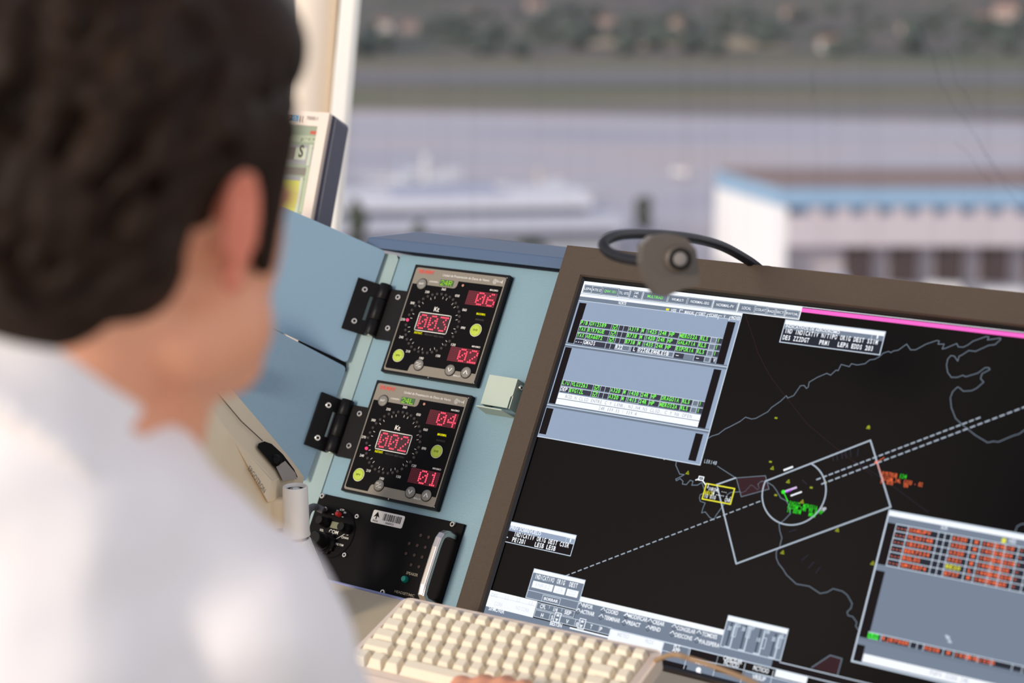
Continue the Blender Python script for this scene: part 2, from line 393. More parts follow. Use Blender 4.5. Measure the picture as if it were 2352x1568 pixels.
text(mb,'SQ',.0005,.0040,-.3262,.0022,white_print,z);text(mb,'CTP',.0052,.0115,-.3238,.0022,white_print,z);text(mb,'ON',.0120,.0155,-.3262,.0022,white_print,z)
text(mb,'CHAN',.0205,.0310,-.3560,.0026,white_print,z); text(mb,'FSG 71M',.0140,.0270,-.3655,.0024,white_print,z); text(mb,'8',.0300,.0318,-.3470,.0022,white_print,z); text(mb,'10',.0262,.0292,-.3515,.0022,white_print,z)
strip(mb,[(.0120,-.3600),(.0235,-.3505)],.0006,white_print,z)
for q in((.0012+.0,-.3305),(.0125,-.3312)): mb.box((q[0]-.0012-.0045*(q[0]<.01),q[1],z-.0003),(q[0]+.0012-.0045*(q[0]<.01),q[1]+.0007,z),white_print)
rad=mb.build('radio_module',t)
mb=MB(); mb.prism(rrect(-.0005,-.3388,.0185,-.3468,.0005),.0016,.0024,mat('lcd_olive',(120,120,92),.4)); mb.build('lcd_window',rad)
def knob(x,y,r,h,par,m=black_sat,fl=0):
    mb=MB(); mb.lathe([(r,0.0014),(r,h*.55),(r*.82,h*.6),(r*.8,h)],m,Matrix.Translation((x,y,0)),24)
    if fl:
        for k in range(12):
            a=2*math.pi*k/12; mb.cyl((x+r*math.cos(a),y+r*math.sin(a)),r*.13,.0014,h*.55,m,None,8)
    mb.build('knob',par)
knob(-.0085,-.3425,.0062,.018,rad); knob(.0265,-.3445,.0062,.018,rad); knob(.0028,-.3665,.0125,.011,rad,black_sat,1)
mb=MB(); mb.lathe([(.0088,.010),(.0085,.028),(.0075,.0292)],black_sat,Matrix.Translation((.0028,-.3665,0)),28)
mb.build('inner_knob',rad)
mb=MB(); mb.lathe([(.0030,.0014),(.0030,.007),(.0022,.0085)],led_red,Matrix.Translation((.0070,-.3290,0)),20); mb.build('red_lamp',rad)
for q in((-.0165,-.3262),(.0335,-.3265),(.0335,-.3750)):
    mb=MB(); screw(mb,Matrix.Translation((q[0],q[1],0)),.0034,.003); mb.build('rack_screw',t)
mb=MB(); wp=mat('sticker_white',(222,216,206),.5); mb.prism(rrect(.0535,-.3135,.1010,-.3290,.0022),0,.0004,wp); z=.0006
bx=.0605
mb.poly([(bx,-.3150,z),(bx-.0045,-.3222,z),(bx-.0008,-.3206,z),(bx-.0008,-.3246,z),(bx+.0008,-.3246,z),(bx+.0008,-.3206,z),(bx+.0045,-.3222,z)],black_mat)
text(mb,'Aena',.0562,.0645,-.3275,.0026,black_mat,z,bold=0); text(mb,'068303',.0760,.0880,-.3276,.0024,black_mat,z,bold=0)
random.seed(3); x=.0705
while x<.0965:
    wv=random.choice((.0004,.0004,.0008,.0012)); mb.poly([(x,-.3240,z),(x+wv,-.3240,z),(x+wv,-.3157,z),(x,-.3157,z)],black_mat); x+=wv+random.choice((.0004,.0005,.0009))
mb.build('barcode_sticker',t)
mb=MB(); hm=mat('hole_brown',(58,40,32),.8)
for x,y in((130.5,331.5),(142.2,331.7),(118.2,343.9),(130.1,344),(141.9,344.1),(118.1,356.3),(130.2,355.9),(141.8,356),(130,367.8),(141.4,367.9)):
    T=Matrix.Translation((x*.001,-y*.001,0)); mb.lathe([(.0026,0),(.0026,.0004),(.0021,.0004),(.0020,-.0001)],black_mat,T,20); mb.cyl((0,0),.0020,.0000,.0001,hm,T,20)
tan=mat('engraved_tan',(150,140,118),.6)
text(mb,'SPEAKER',.1270,.1440,-.3795,.0032,tan,.0003); text(mb,'HEADSET/MIC',.1190,.1480,-.4035,.0030,tan,.0003)
mb.build('speaker_grille',t)
mb=MB(); mb.lathe([(.0042,0),(.0042,.003),(.0030,.0055)],mat('teal_lamp',(0,118,104),.35),Matrix.Translation((.1290,-.3860,0)),24); mb.build('teal_lamp',t)
mb=MB(); pts=[(.1772,-.3280,.001),(.1770,-.3282,.014),(.1755,-.3286,.021),(.1725,-.3300,.026),(.1690,-.333,.0275),(.1680,-.342,.028),(.1680,-.41,.028),(.1680,-.425,.024),(.170,-.430,.012),(.170,-.430,.001)]
alu=mat('brushed_aluminium',(214,206,200),.32,1)
# handle of rectangular section bent at both ends
def barsec(pts,wx,th,m):
    vs=[];fs=[]
    P=[Vector(p) for p in pts]
    for i,p in enumerate(P):
        d=(P[min(i+1,len(P)-1)]-P[max(i-1,0)]).normalized(); a=Vector((1,0,0)); a=(a-d*a.dot(d)).normalized(); b=d.cross(a)
        for k in range(8):
            c=[(1,.6),(.6,1),(-.6,1),(-1,.6),(-1,-.6),(-.6,-1),(.6,-1),(1,-.6)][k]; vs.append(p+a*c[0]*wx/2+b*c[1]*th/2)
    for j in range(len(P)-1):
        for k in range(8): fs.append((j*8+k,j*8+(k+1)%8,(j+1)*8+(k+1)%8,(j+1)*8+k))
    fs.append(tuple(range(7,-1,-1)));fs.append(tuple(range(len(vs)-8,len(vs))))
    return vs,fs
mb.add(*barsec([(.1765,-.3255,.000),(.1765,-.3255,.013),(.1765,-.3268,.0195),(.1765,-.3300,.0245),(.1765,-.3345,.0268),(.1765,-.345,.028),(.1765,-.39,.028),(.1765,-.4005,.0265),(.1765,-.4055,.019),(.1765,-.4055,0)],.0095,.0085,None),alu)
mb.build('grab_handle',t,.0008,2)
# grey cable looping into the panel
mb=MB(); cg=mat('grey_cable',(92,88,92),.55)
def curve(P,n=8):
    P=[Vector(p) for p in P]; P=[2*P[0]-P[1]]+P+[2*P[-1]-P[-2]]; out=[]
    for i in range(1,len(P)-2):
        for k in range(n):
            u=k/n; a,b,c,d=P[i-1],P[i],P[i+1],P[i+2]
            out.append(.5*((2*b)+(c-a)*u+(2*a-5*b+4*c-d)*u*u+(3*b-a-3*c+d)*u**3))
    out.append(P[-2]); return out
cp=[CON.w(*PR(745,1173,.006),.004),CON.w(*PR(728,1166,.012),.012),at(712,1168,2.05),at(704,1185,2.03),at(700,1230,2.02),at(699,1330,2.0),at(690,1430,1.9)]
mb.tube(curve(cp),.0045,cg); tag(mb.build('cable'),'short grey cable looping into the corner of the intercom panel','cable')
# ---------------------------------------------------------------- radar monitor
SCR=Plane(CON.w(0,0,.010),CX,-CD,-CN)
BZ=Plane(CON.w(0,0,.018),CX,-CD,-CN)
sx0,sy0=SCR(1339.5,645); SW,SH=.641,.401
sy1=SCR(1104,1418)[1]; SH=sy0-sy1; SW=SH*1.6
MP=Plane(SCR.w(sx0,sy0),CX,-CD,-CN)      # origin: top left of the picture area
mon=thing('radar_monitor','large charcoal framed radar monitor set into the console','monitor',MP.M)
bx0,by0=BZ(1303,563); bx0-=sx0; by0-=sy0
ix0,iy0=BZ(1332,629); ix0-=sx0; iy0-=sy0
bx1=SW-bx0;by1=-SH-by0; ix1=SW-ix0; iy1=-SH-iy0
def ring(mb,o,i,zo,zi,m):
    (a,b,c,d),(e,f,g,h)=o,i
    O=[(a,b,zo),(c,b,zo),(c,d,zo),(a,d,zo)];I=[(e,f,zi),(g,f,zi),(g,h,zi),(e,h,zi)]
    mb.add(O+I,[(k,4+k,4+(k+1)%4,(k+1)%4) for k in range(4)],m)
mb=MB()
ring(mb,(bx0,by0,bx1,by1),(ix0,iy0,ix1,iy1),.008,.0072,bezel_brown)
ring(mb,(ix0,iy0,ix1,iy1),(ix0+.0016,iy0-.0016,ix1-.0016,iy1+.0016),.0072,.0045,bezel_brown)
ring(mb,(bx0-.0004,by0+.0004,bx1+.0004,by1-.0004),(bx0,by0,bx1,by1),.0068,.008,black_sat)
ring(mb,(bx0-.0004,by0+.0004,bx1+.0004,by1-.0004),(bx0-.0004,by0+.0004,bx1+.0004,by1-.0004),-.0175,.0068,black_sat)
mb.v[-4:]=[Vector(v) for v in mb.v[-4:]]
mb.build('bezel',mon)
mb=MB(); glossy_black=mat('gloss_black',(14,14,16),.18,0,.5)
ring(mb,(ix0+.0016,iy0-.0016,ix1-.0016,iy1+.0016),(ix0+.0050,iy0-.0045,ix1-.0050,iy1+.0045),.0045,.0020,glossy_black)
ring(mb,(ix0+.0050,iy0-.0045,ix1-.0050,iy1+.0045),(0,0,SW,-SH),.0020,.0002,black_mat); mb.build('inner_gasket',mon)
mb=MB(); mb.box((bx0+.002,by0-.002,-.0175),(bx1-.002,by1+.002,-.001),black_mat); mb.build('housing',mon)
# the picture on the screen: flat coloured shapes lying on the panel
scr_black=mat('lcd_black',(11,8,8),.45,0,.07)
W_=emit('ui_white',(243,247,254),1.0); G1=emit('ui_grey_light',(148,163,187)); G2=emit('ui_grey',(128,142,160)); G3=emit('ui_grey_dark',(104,114,131)); BT=emit('ui_button',(112,123,139)); CELL=emit('ui_cell',(62,62,76)); WL=emit('ui_line',(196,208,222)); GT=emit('ui_green',(132,250,100)); DK=emit('ui_strip',(33,28,30)); GN=emit('ui_grey_far',(118,130,147))
OT=emit('ui_orange',(250,116,72)); YT=emit('ui_yellow',(232,226,64)); PINK=emit('ui_pink',(255,108,206)); GRT=emit('ui_grey_text',(150,154,170)); MAP=emit('ui_coast',(112,124,138)); MAPL=emit('ui_map_line',(172,184,198)); MAR=emit('ui_maroon',(58,38,42)); GRN=emit('ui_track_green',(60,235,50)); DIM=emit('ui_dim',(50,50,62)); YL=emit('ui_olive',(158,166,44)); FT=emit('ui_faint_text',(212,217,228)); LAV=emit('ui_lavender',(214,190,232)); DARKL=emit('ui_dark_line',(78,86,100)); CELL2=emit('ui_cell_far',(44,46,56))
M_=Matrix()
def S(px,py):
    x,y=SCR(px,py); return (x-sx0,y-sy0)
c1=(1280,640,5.113);c2=(1220,840,5.113);c3=(1700,700,3.607);c4=(1500,980,3.92);c5=(1900,1140,3.664);c6=(1080,1280,5.445);c7=(1380,1340,4.055);c8=(1120,1180,7.84);c9=(1320,640,4.356);c10=(1780,720,8.4);c11=(1590,1060,13.07);c12=(1780,1060,6.533);c13=(1960,1150,6.0);c14=(1560,1400,5.88);c15=(1140,1380,5.6)
def P(c,x,y): return S(c[0]+x/c[2],c[1]+y/c[2])
U=MB()
LZ=.00012
def rect(a,b,m,l):
    U.add([(a[0],a[1],l*LZ),(a[0],b[1],l*LZ),(b[0],b[1],l*LZ),(b[0],a[1],l*LZ)],[(0,1,2,3)],m)
def box2(a,b,m,l,w=.0007): strip(U,[a,(b[0],a[1]),b,(a[0],b[1])],w,m,l*LZ,closed=True)
def tx(c,t,x0,y0,x1,y1,h,m,l,mn=False,bold=.012):
    """t between two points on its baseline given in crop pixels"""
    a=P(c,x0,y0);b=P(c,x1,y1); y=(a[1]+b[1])/2
    (mono if mn else text)(U,t,a[0],b[0],y,h,m,l*LZ,bold=bold)
def txc(t,a,b,frac,m,l,mn=False,hf=.5,bold=.012):
    """t centred in a box"""
    x0,x1=sorted((a[0],b[0]));y0,y1=sorted((a[1],b[1])); mx=(x0+x1)/2; wd=(x1-x0)*frac; h=(y1-y0)*hf
    (mono if mn else text)(U,t,mx-wd/2,mx+wd/2,(y0+y1)/2-h/2,h,m,l*LZ,bold=bold)
rect((0,0),(SW,-SH),scr_black,0)
strip(U,[(.0008,0),(.0008,-SH)],.0008,WL,LZ)
# top toolbar
rect((0,0),P(c9,2245,412),W_,1)
rect(P(c9,2275,283),(SW,P(c3,1400,116)[1]),W_,1); a=P(c3,515,26); rect(a,(SW,a[1]-.0046),PINK,2)
for x0,y0,x1,y1,s,m in((102,60,168,145,'LEPA',W_),(183,70,265,158,'ATIS D',W_),(287,80,430,178,'QNH: 1011',GT),(450,103,540,190,'TL: 075',W_),(565,115,668,208,'',W_),(695,130,922,240,'MULTIRAD',GT),(945,163,1118,262,'WR.MULTI',W_),(1140,185,1370,292,'NORMAL-SEG',W_),(1398,215,1618,325,'NORMAL-PV',W_),(1650,245,1795,348,'LOCAL',W_),(1812,268,1915,358,'COLAT',W_),(1935,285,1998,370,'RAD',W_),(2020,295,2095,380,'SECT',W_),(2118,308,2240,398,'RWY24L',W_)):
    a,b=P(c9,x0,y0),P(c9,x1,y1); rect((a[0]+.0001,a[1]+.0003),(b[0]-.0001,b[1]-.0003),DARKL,2); rect((a[0]+.0006,a[1]-.0002),(b[0]-.0006,b[1]+.0002),WL,3); a=(a[0]+.0011,a[1]-.0007);b=(b[0]-.0011,b[1]+.0007); rect(a,b,BT,4)
    f=.95 if len(s)<8 and (b[0]-a[0])<.03 else (.66 if len(s)<9 else .78)
    if s in('LOCAL',): f=.6
    if s: txc(s,a,b,f,m,5,hf=.38,bold=.008)
    else:
        h=(a[1]-b[1]); txc('24R',a,(b[0],a[1]-h*.5),.42,W_,5,hf=.62,bold=.008); txc('24L',(a[0],a[1]-h*.5),b,.42,W_,5,hf=.62,bold=.008)
# flight list window at the top left
wbl=S(1608.2,1067.8)
rect((0,P(c9,65,150)[1]),wbl,G1,2); box2((.0008,P(c9,2245,412)[1]),wbl,WL,3,.0012)
a=P(c1,280,208);b=P(c1,2168,492); rect((0,a[1]+.0030),(wbl[0],a[1]),W_,4); rect((.0018,a[1]),(wbl[0]-.001,b[1]),GN,4); strip(U,[(.001,b[1]),(wbl[0]-.001,b[1])],.0008,WL,5*LZ)
tx(c1,'NORTE',718,300,808,312,.0036,W_,6,bold=.02)
rect(P(c1,1284,348),P(c1,1312,378),YT,6); tx(c1,'HSS',1338,388,1395,396,.0036,W_,6,bold=.02)
strip(U,[P(c1,1438,395),P(c1,1445,365),P(c1,1478,370)],.0008,W_,6*LZ); tx(c1,'MANUAL',1495,410,1608,424,.0036,W_,6,bold=.02)
tx(c1,'OBST',1662,428,1740,438,.0036,W_,6,bold=.02); tx(c1,'CCARR',1785,444,1884,456,.0036,W_,6,bold=.02); tx(c1,'V',1952,460,1972,463,.0036,W_,6,bold=.02); tx(c1,'NOVER',2045,474,2148,486,.0036,W_,6,bold=.02)
for x,y in((1637,400),(1768,418),(1900,435),(2030,450)): a=P(c1,x,y); strip(U,[a,(a[0],a[1]-.0042)],.0007,W_,6*LZ); strip(U,[a,(a[0]+.004,a[1])],.0006,W_,6*LZ)
for a,b in((P(c1,265,282),P(c1,205,762)),(P(c1,2005,503),P(c1,1958,1012)),(P(c1,100,803),P(c2,283,450)),(P(c2,2150,38),P(c2,2045,745)),(P(c2,185,492),P(c2,175,808)),(P(c2,1935,790),P(c2,1935,1122))):
    rect(a,b,DK,5)
for c,x0,y0,x1,y1 in((c1,110,765,1990,1045),(c2,190,448,2085,770)):
    a=P(c,x0,y0);b=P(c,x1,y1);y=(a[1]+b[1])/2; x1=wbl[0]-.001
    strip(U,[(.001,y+.0014),(x1,y+.0014)],.0016,GN,5*LZ); strip(U,[(.001,y),(x1,y)],.0009,WL,5*LZ); strip(U,[(.001,y-.0018),(x1,y-.0018)],.0022,BT,5*LZ)
CE=[285,390,650,738,790,850,1000,1062,1208,1325,1445,1690,1815,1885,1948]
def rowx(x): return P(c1,x,485+(x-285)*.13)[0]
XS=[rowx(x) for x in CE]
ra=P(c1,285,487);rb=P(c1,217,705); pitch=(ra[1]-rb[1])/3
def flight(x0,y0,cells,m,h=.0066):
    dx=x0-XS[0]
    rect((x0,y0),(XS[-1]+dx,y0-h),CELL,6); strip(U,[(x0,y0),(XS[-1]+dx,y0)],.0007,WL,8*LZ); strip(U,[(x0,y0-h),(XS[-1]+dx,y0-h)],.0009,BT,7*LZ)
    for i,s in enumerate(cells):
        a,b=XS[i]+dx,XS[i+1]+dx
        strip(U,[(a,y0),(a,y0-h)],.0006,WL,8*LZ)
        mm=m if not isinstance(s,tuple) else s[1]; s=s if not isinstance(s,tuple) else s[0]
        if s=='[x]':
            q=(a+b)/2; box2((q-.0028,y0-.0007),(q+.0028,y0-h+.0005),GT,9,.0006); strip(U,[(q-.0018,y0-.0028),(q-.0004,y0-.0050),(q+.0020,y0-.0014)],.0008,GT,9*LZ); continue
        if s=='[]': rect((a+.0006,y0-.0006),(b-.0008,y0-h+.0002),BT,9); box2((a+.0006,y0-.0006),(b-.0008,y0-h+.0002),WL,9,.0005); continue
        if s.startswith('#'): s=s[1:]; rect((a+.0002,y0-.0004),(b-.0002,y0-h+.0002),DARKL,9); box2((a+.0002,y0-.0004),(b-.0002,y0-h+.0002),WL,9,.0005)
        if s: wch=min((b-a-.0008),len(s)*.0032); mono(U,s,a+.0007,a+.0007+wch,y0-h+.0014,.0044,mm,10*LZ,bold=.028)
ck='[x]';eb='[]'
R3=[(('P/B'),'GWI2589',ck,'','','A319','M','#1425','24R','HP','MEROS2A','RLS',eb,'I'),('TAX','RYR76UE',ck,'','','B738','M','#1420','24R','HP','GALAT1A','RLS',eb,'I'),('TAX','AEA6072',ck,'','','B738','M','#1435','24R','HP','ESPOR1A','RLS',eb,'I')]
for k,r in enumerate(R3): flight(ra[0],ra[1]-pitch*k,r,GT)
y=ra[1]-pitch*3; X4=lambda x:P(c1,x,705+(x-217)*.13)[0]; h=.0066
rect((X4(217),y),(X4(1872),y-h),GN,6); strip(U,[(X4(217),y),(X4(1872),y)],.0007,WL,8*LZ); strip(U,[(X4(217),y-h),(X4(1872),y-h)],.0009,BT,7*LZ)
for x0_,x1_,s_,bgm,bord in((217,318,'---',CELL,0),(320,576,'GMADS',CELL,0),(582,632,'',CELL,0),(638,690,'',CELL,0),(695,865,'R22',BT,1),(880,955,'L',CELL,0),(960,1075,'0226',DARKL,1),(1082,1196,'LEMH',DARKL,1),(1201,1314,'LESB',DARKL,1),(1320,1378,'',BT,1),(1385,1500,'-',CELL,0),(1622,1738,'-',CELL,0),(1745,1808,'',BT,1),(1818,1872,'V',CELL,0)):
    a,b=X4(x0_),X4(x1_); rect((a,y-.0003),(b,y-h+.0003),bgm,9)
    if bord: box2((a+.0002,y-.0004),(b-.0002,y-h+.0004),WL,10,.0006)
    else: strip(U,[(a,y),(a,y-h)],.0006,WL,10*LZ)
    if s_=='-': strip(U,[(a+.003,y-.0034),(a+.006,y-.0034)],.0008,W_,11*LZ)
    elif s_=='---': mono(U,s_,a+.0007,a+.011,y-h+.0014,.0044,W_,11*LZ,bold=.028)
    elif s_: o_=.003 if s_ in'LV' else .0006; mono(U,s_,a+o_,a+o_+len(s_)*.0032,y-h+.0014,.0044,W_,11*LZ,bold=.028)
r5=P(c2,375,167); p5=r5[1]-P(c2,350,243)[1]; 
flight(r5[0],r5[1],('L/U','VLG3263',ck,'','','A320','M','#1430','24R','HP','DRAGO1A','RLS',eb,'I'),GT)
flight(r5[0],r5[1]-pitch,(('DEP',W_),'EWG1ZL',ck,'','','A320','M','#1415','24R','HP','MEROS2A','RLS',eb,'I'),GT)
yy=r5[1]-2*pitch; xe=r5[0]+XS[-1]-XS[0]
rect((r5[0],yy),(xe,yy-.0066),W_,7); rect((r5[0],yy-.0073),(xe,yy-.0139),W_,7); strip(U,[(r5[0],yy-.00695),(xe,yy-.00695)],.0007,GN,8*LZ)
mono(U,'ROD N CLSD ENTRE C Y LINK, N3,N4,N5 CLSD, C Y N6 OPEN',r5[0]+.010,xe-.010,yy-.0054,.0040,GRT,9*LZ,bold=0)
mono(U,'24R 119.15 / 119.4',r5[0]+.057,r5[0]+.107,yy-.0126,.0040,GRT,9*LZ,bold=0)
# coast lines
def line(c,pts,wd,m,l=1): strip(U,[P(c,*p) for p in pts],wd,m,l*LZ)
line(c2,[(2080,850),(2120,825),(2200,800),(2280,740),(2340,712),(2455,652)],.0009,MAP)
line(c3,[(0,965),(45,930),(95,945),(130,940),(230,885),(260,850),(335,798),(383,752),(395,772),(445,750),(500,670),(530,667),(550,692),(565,680),(572,640),(640,600),(718,567),(750,582),(795,540),(812,545),(838,493),(905,512),(922,487),(970,498),(1035,487),(1075,455),(1115,450),(1150,432),(1185,400),(1230,385),(1250,395),(1270,382),(1310,375),(1380,325),(1412,372),(1455,372),(1540,325),(1630,295),(1650,300),(1640,325),(1690,325),(1675,365),(1700,360),(1795,320),(1808,348),(1850,350),(1890,330),(1930,300),(2040,262),(2060,265),(2050,290),(2155,275),(2160,285),(2110,330),(2060,335),(1950,385),(1895,378),(1830,420),(1815,425),(1803,465),(1775,425),(1745,420),(1720,450),(1710,500),(1720,560),(1750,600),(1800,600),(1845,583),(1870,595),(1970,565),(2030,520),(2060,520),(2070,535),(2005,570),(1992,610),(2018,640),(1960,690),(1920,710),(1850,715),(1815,685),(1800,680),(1760,720),(1742,770),(1750,850),(1785,940),(1850,1000),(1950,1080),(2050,1140),(2100,1130),(2140,1135),(2270,1080),(2310,1070),(2352,1040),(2420,980)],.0008,MAP)
line(c4,[(212,305),(205,345),(240,425),(282,430),(250,448),(205,470),(210,485),(245,465),(270,490),(265,515),(300,520),(335,480),(360,490),(350,525),(400,525),(440,500),(460,560)],.0009,MAP)
line(c4,[(455,598),(425,610),(418,640),(425,670),(470,685),(450,730),(438,775),(470,765),(510,815),(548,838),(565,800),(640,695),(665,650),(668,610),(700,590),(780,585),(800,592),(830,580),(880,525),(900,530),(940,565),(955,555),(945,515),(975,490),(1020,492),(1080,530),(1110,570),(1150,640),(1200,665),(1220,700),(1238,780),(1180,840),(1135,875),(1140,930),(1160,1000),(1140,1080),(1110,1120),(1110,1180),(1130,1230),(1170,1280),(1200,1330),(1288,1412)],.0008,MAP)
line(c5,[(-262,735),(-150,755),(-60,815),(0,805),(50,775),(130,797),(170,830),(210,900),(200,940),(168,970),(175,1000),(215,1010),(250,1060),(240,1090),(262,1120)],.0008,MAP)
line(c5,[(1580,300),(1600,250),(1640,230),(1700,235)],.0008,MAP)
line(c4,[(95,285),(100,296),(108,285)],.0008,MAPL)
# control zone, restricted areas, circle
U.poly([(*P(c4,*q),1*LZ) for q in((750,460),(795,630),(1045,560),(1012,440))],MAR)
line(c4,[(750,460),(1012,440),(1045,560),(795,630),(750,460)],.0008,MAP,2)
line(c4,[(1020,487),(1958,122),(2140,722),(750,1232),(575,520),(745,460)],.0017,MAPL,3)
line(c4,[(582,355),(745,460)],.0008,MAP,2); tx(c4,'LER148',455,325,572,342,.0040,MAPL,2,True)
a,b,c_=[Vector(S(*q)) for q in((1862,1064),(1891.6,1153.5),(1751,1138))]
def circ(a,b,c):
    d=2*(a.x*(b.y-c.y)+b.x*(c.y-a.y)+c.x*(a.y-b.y)); f=lambda v:v.length_squared
    return Vector(((f(a)*(b.y-c.y)+f(b)*(c.y-a.y)+f(c)*(a.y-b.y))/d,(f(a)*(c.x-b.x)+f(b)*(a.x-c.x)+f(c)*(b.x-a.x))/d))
o=circ(a,b,c_); rr=(a-o).length; v0=Vector(P(c4,1420,330))-o; v1=Vector(P(c4,1020,487))-o
A0=math.atan2(v0.y,v0.x);A1=math.atan2(v1.y,v1.x)
if A1>A0: A1-=2*math.pi
strip(U,[(o.x+rr*math.cos(A0+(A1-A0)*k/60),o.y+rr*math.sin(A0+(A1-A0)*k/60)) for k in range(61)],.0015,MAPL,3*LZ)
def dash(p,q,n,duty,wd,m):
    p=Vector(p);q=Vector(q)
    for k in range(n): strip(U,[p+(q-p)*(k/n),p+(q-p)*((k+duty)/n)],wd,m,3*LZ)
dash(S(1300,1322),P(c4,990,660),31,.55,.0011,MAPL)
dash(P(c4,1475,475),P(c3,2010,925),26,.58,.0014,MAPL); dash(P(c4,1520,515),P(c3,2400,830),29,.58,.0014,MAPL)
line(c4,[(1182,390),(1256,362)],.0021,W_,4); line(c4,[(1190,582),(1290,547)],.0022,LAV,4); line(c4,[(1195,590),(1245,572)],.0014,emit('ui_violet',(176,84,220)),5); line(c4,[(1245,620),(1336,587)],.0017,W_,4)
q=P(c4,1175,587); U.add([(q[0]+.0022*math.cos(k*.524),q[1]+.0022*math.sin(k*.524),6*LZ) for k in range(12)],[tuple(range(12))],GRN); line(c4,[(1180,595),(1216,672)],.0010,GRN,5)
tx(c4,'EWG1ZL MEROS1A',1222,702,1478,748,.0040,GRN,5,True,.008); tx(c4,'A320M 24R 90 0 HP',1208,732,1530,790,.0040,GRN,5,True,.008); tx(c4,'13 007M',1203,768,1330,787,.0040,GRN,5,True,.008); tx(c4,'MRS',1398,806,1465,816,.0040,GRN,5,True,.008); tx(c4,'INP',1500,752,1556,763,.0040,FT,5,True,.03)
for x,y in((312,412),(1075,370),(1218,490),(1343,672),(1660,927),(1167,1128),(1978,1225),(1940,3)):
    q=P(c4,x,y); strip(U,[(q[0]-.0018,q[1]-.0016),(q[0]+.0018,q[1]-.0016),(q[0]+.0003,q[1]+.0018)],.0007,YL,2*LZ,closed=True); strip(U,[(q[0]-.0003,q[1]-.0006),(q[0]+.0003,q[1]-.0006)],.0008,YL,3*LZ)
for c,x,y in((c4,1058,315),(c4,1425,547),(c4,1105,615),(c4,1553,500),(c3,298,937),(c3,1065,1010)):
    q=P(c,x,y); strip(U,[(q[0]-.0009,q[1]),(q[0]+.0009,q[1])],.0018,YL,2*LZ)
a=P(c11,432,658);b=P(c11,1150,1278); box2(a,b,YT,4,.0014)
tx(c11,'S',445,770,500,778,.0040,W_,5,True,.03); tx(c11,'*INR04L ---',415,860,1040,960,.0040,W_,5,True,.008); tx(c11,'A012',365,982,600,1015,.0040,YT,5,True,.03); tx(c11,'M -----',600,1015,960,1065,.0040,W_,5,True,.03); tx(c11,'10 010',345,1080,700,1135,.0040,W_,5,True,.008); tx(c11,'- -',990,1085,1180,1110,.0040,W_,5,True,.03); tx(c11,'CNR',965,1195,1150,1228,.0040,W_,5,True,.008)
a=P(c11,215,440);b=P(c11,325,570); box2(a,b,W_,3,.0012); box2((a[0]+.0018,a[1]-.0018),(b[0]-.0018,b[1]+.0018),WL,3,.0006); line(c11,[(110,550),(210,520)],.0013,W_,3); line(c11,[(310,560),(410,700)],.0013,W_,3)
tx(c12,'RYR70UB',1602,205,1832,240,.0042,OT,4,True,.008); tx(c12,'124',1862,240,1970,262,.0042,GRN,4,True,.008); tx(c12,'A320M 24L 1350 - 02',1600,280,2215,375,.0042,OT,4,True,.008); tx(c12,'15 030',1572,322,1770,355,.0042,OT,4,True,.008); tx(c12,'06',1928,380,2000,392,.0042,OT,4,True,.008)
line(c12,[(1520,15),(1640,-62)],.0006,OT,4); line(c12,[(1515,12),(1530,14)],.0030,emit('ui_salmon',(236,140,120)),5); line(c12,[(1545,50),(1622,270)],.0014,emit('ui_salmon2',(214,150,142)),5)
line(c3,[(45,85),(95,230),(150,400),(210,520),(270,620),(385,770),(560,990),(800,1190),(1100,1420)],.0005,MAR)
line(c12,[(1180,-10),(1600,240),(2300,760)],.0004,DIM)
for p,q in(((1345,480),(1385,515)),((1340,1200),(1395,1155)),((1400,1270),(1450,1215)),((1465,1315),(1505,1265)),((1225,945),(1290,925)),((1612,240),(1625,305)),((1650,235),(1662,300)),((1695,215),(1705,285)),((1730,205),(1740,280)),((1775,200),(1782,270)),((1850,195),(1840,260))): line(c4,[p,q],.0009,DIM)
# small windows
a=P(c10,215,125);b=P(c10,2024,802); rect(a,b,CELL2,6); box2(a,b,WL,9,.0011); h=(P(c10,215,125)[1]-P(c10,200,208)[1]); rect(a,(b[0],a[1]-h),W_,8); h2=(P(c10,205,210)[1]-P(c10,185,305)[1]); rect((a[0],a[1]-h),(b[0],a[1]-h-h2),GN,7)
tx(c10,'INDICATIVOS DE AERODROMO',208,272,1250,400,.0034,W_,10,bold=.02); tx(c10,'1',1962,490,1992,492,.0040,W_,10); 
x=P(c10,1880,430)[0]; strip(U,[(x,a[1]-h),(x,a[1]-h-h2)],.0006,WL,9*LZ)
tx(c10,'IND INDICATIV N/TIPO ORIG DEST SSIM',185,375,1985,605,.0050,W_,10,True,.03); tx(c10,'DES ZZZDGT',145,505,660,565,.0050,W_,10,True,.03); tx(c10,'PRM1',850,600,1058,622,.0050,W_,10,True,.03); tx(c10,'LEPA EDDS 203',1205,640,1895,728,.0050,W_,10,True,.03)
a=(.0010,P(c8,425,142)[1]);b=P(c8,1498,760); rect(a,b,CELL2 if False else DK,6); rect(a,(P(c8,1610,395)[0],P(c8,405,205)[1]),W_,8); y1=P(c8,1540,550)[1]; rect((a[0],P(c8,405,205)[1]),(b[0],y1),G1,7); box2(a,(b[0],b[1]),WL,9,.0009)
tx(c8,'PREV SOBREVUELO',415,278,962,392,.0040,W_,10,bold=.02); box2(P(c8,1432,432),P(c8,1560,545),WL,9,.0006); tx(c8,'1',1480,512,1502,516,.0042,W_,10)
tx(c8,'INDICATIV ORIG DEST CSSR',472,400,1468,612,.0050,W_,10,True,.03); tx(c8,'*',335,448,370,455,.0024,W_,10); tx(c8,'PEI201',440,500,690,550,.0050,W_,10,True,.03); tx(c8,'LESB LESB',845,590,1225,668,.0050,W_,10,True,.03)
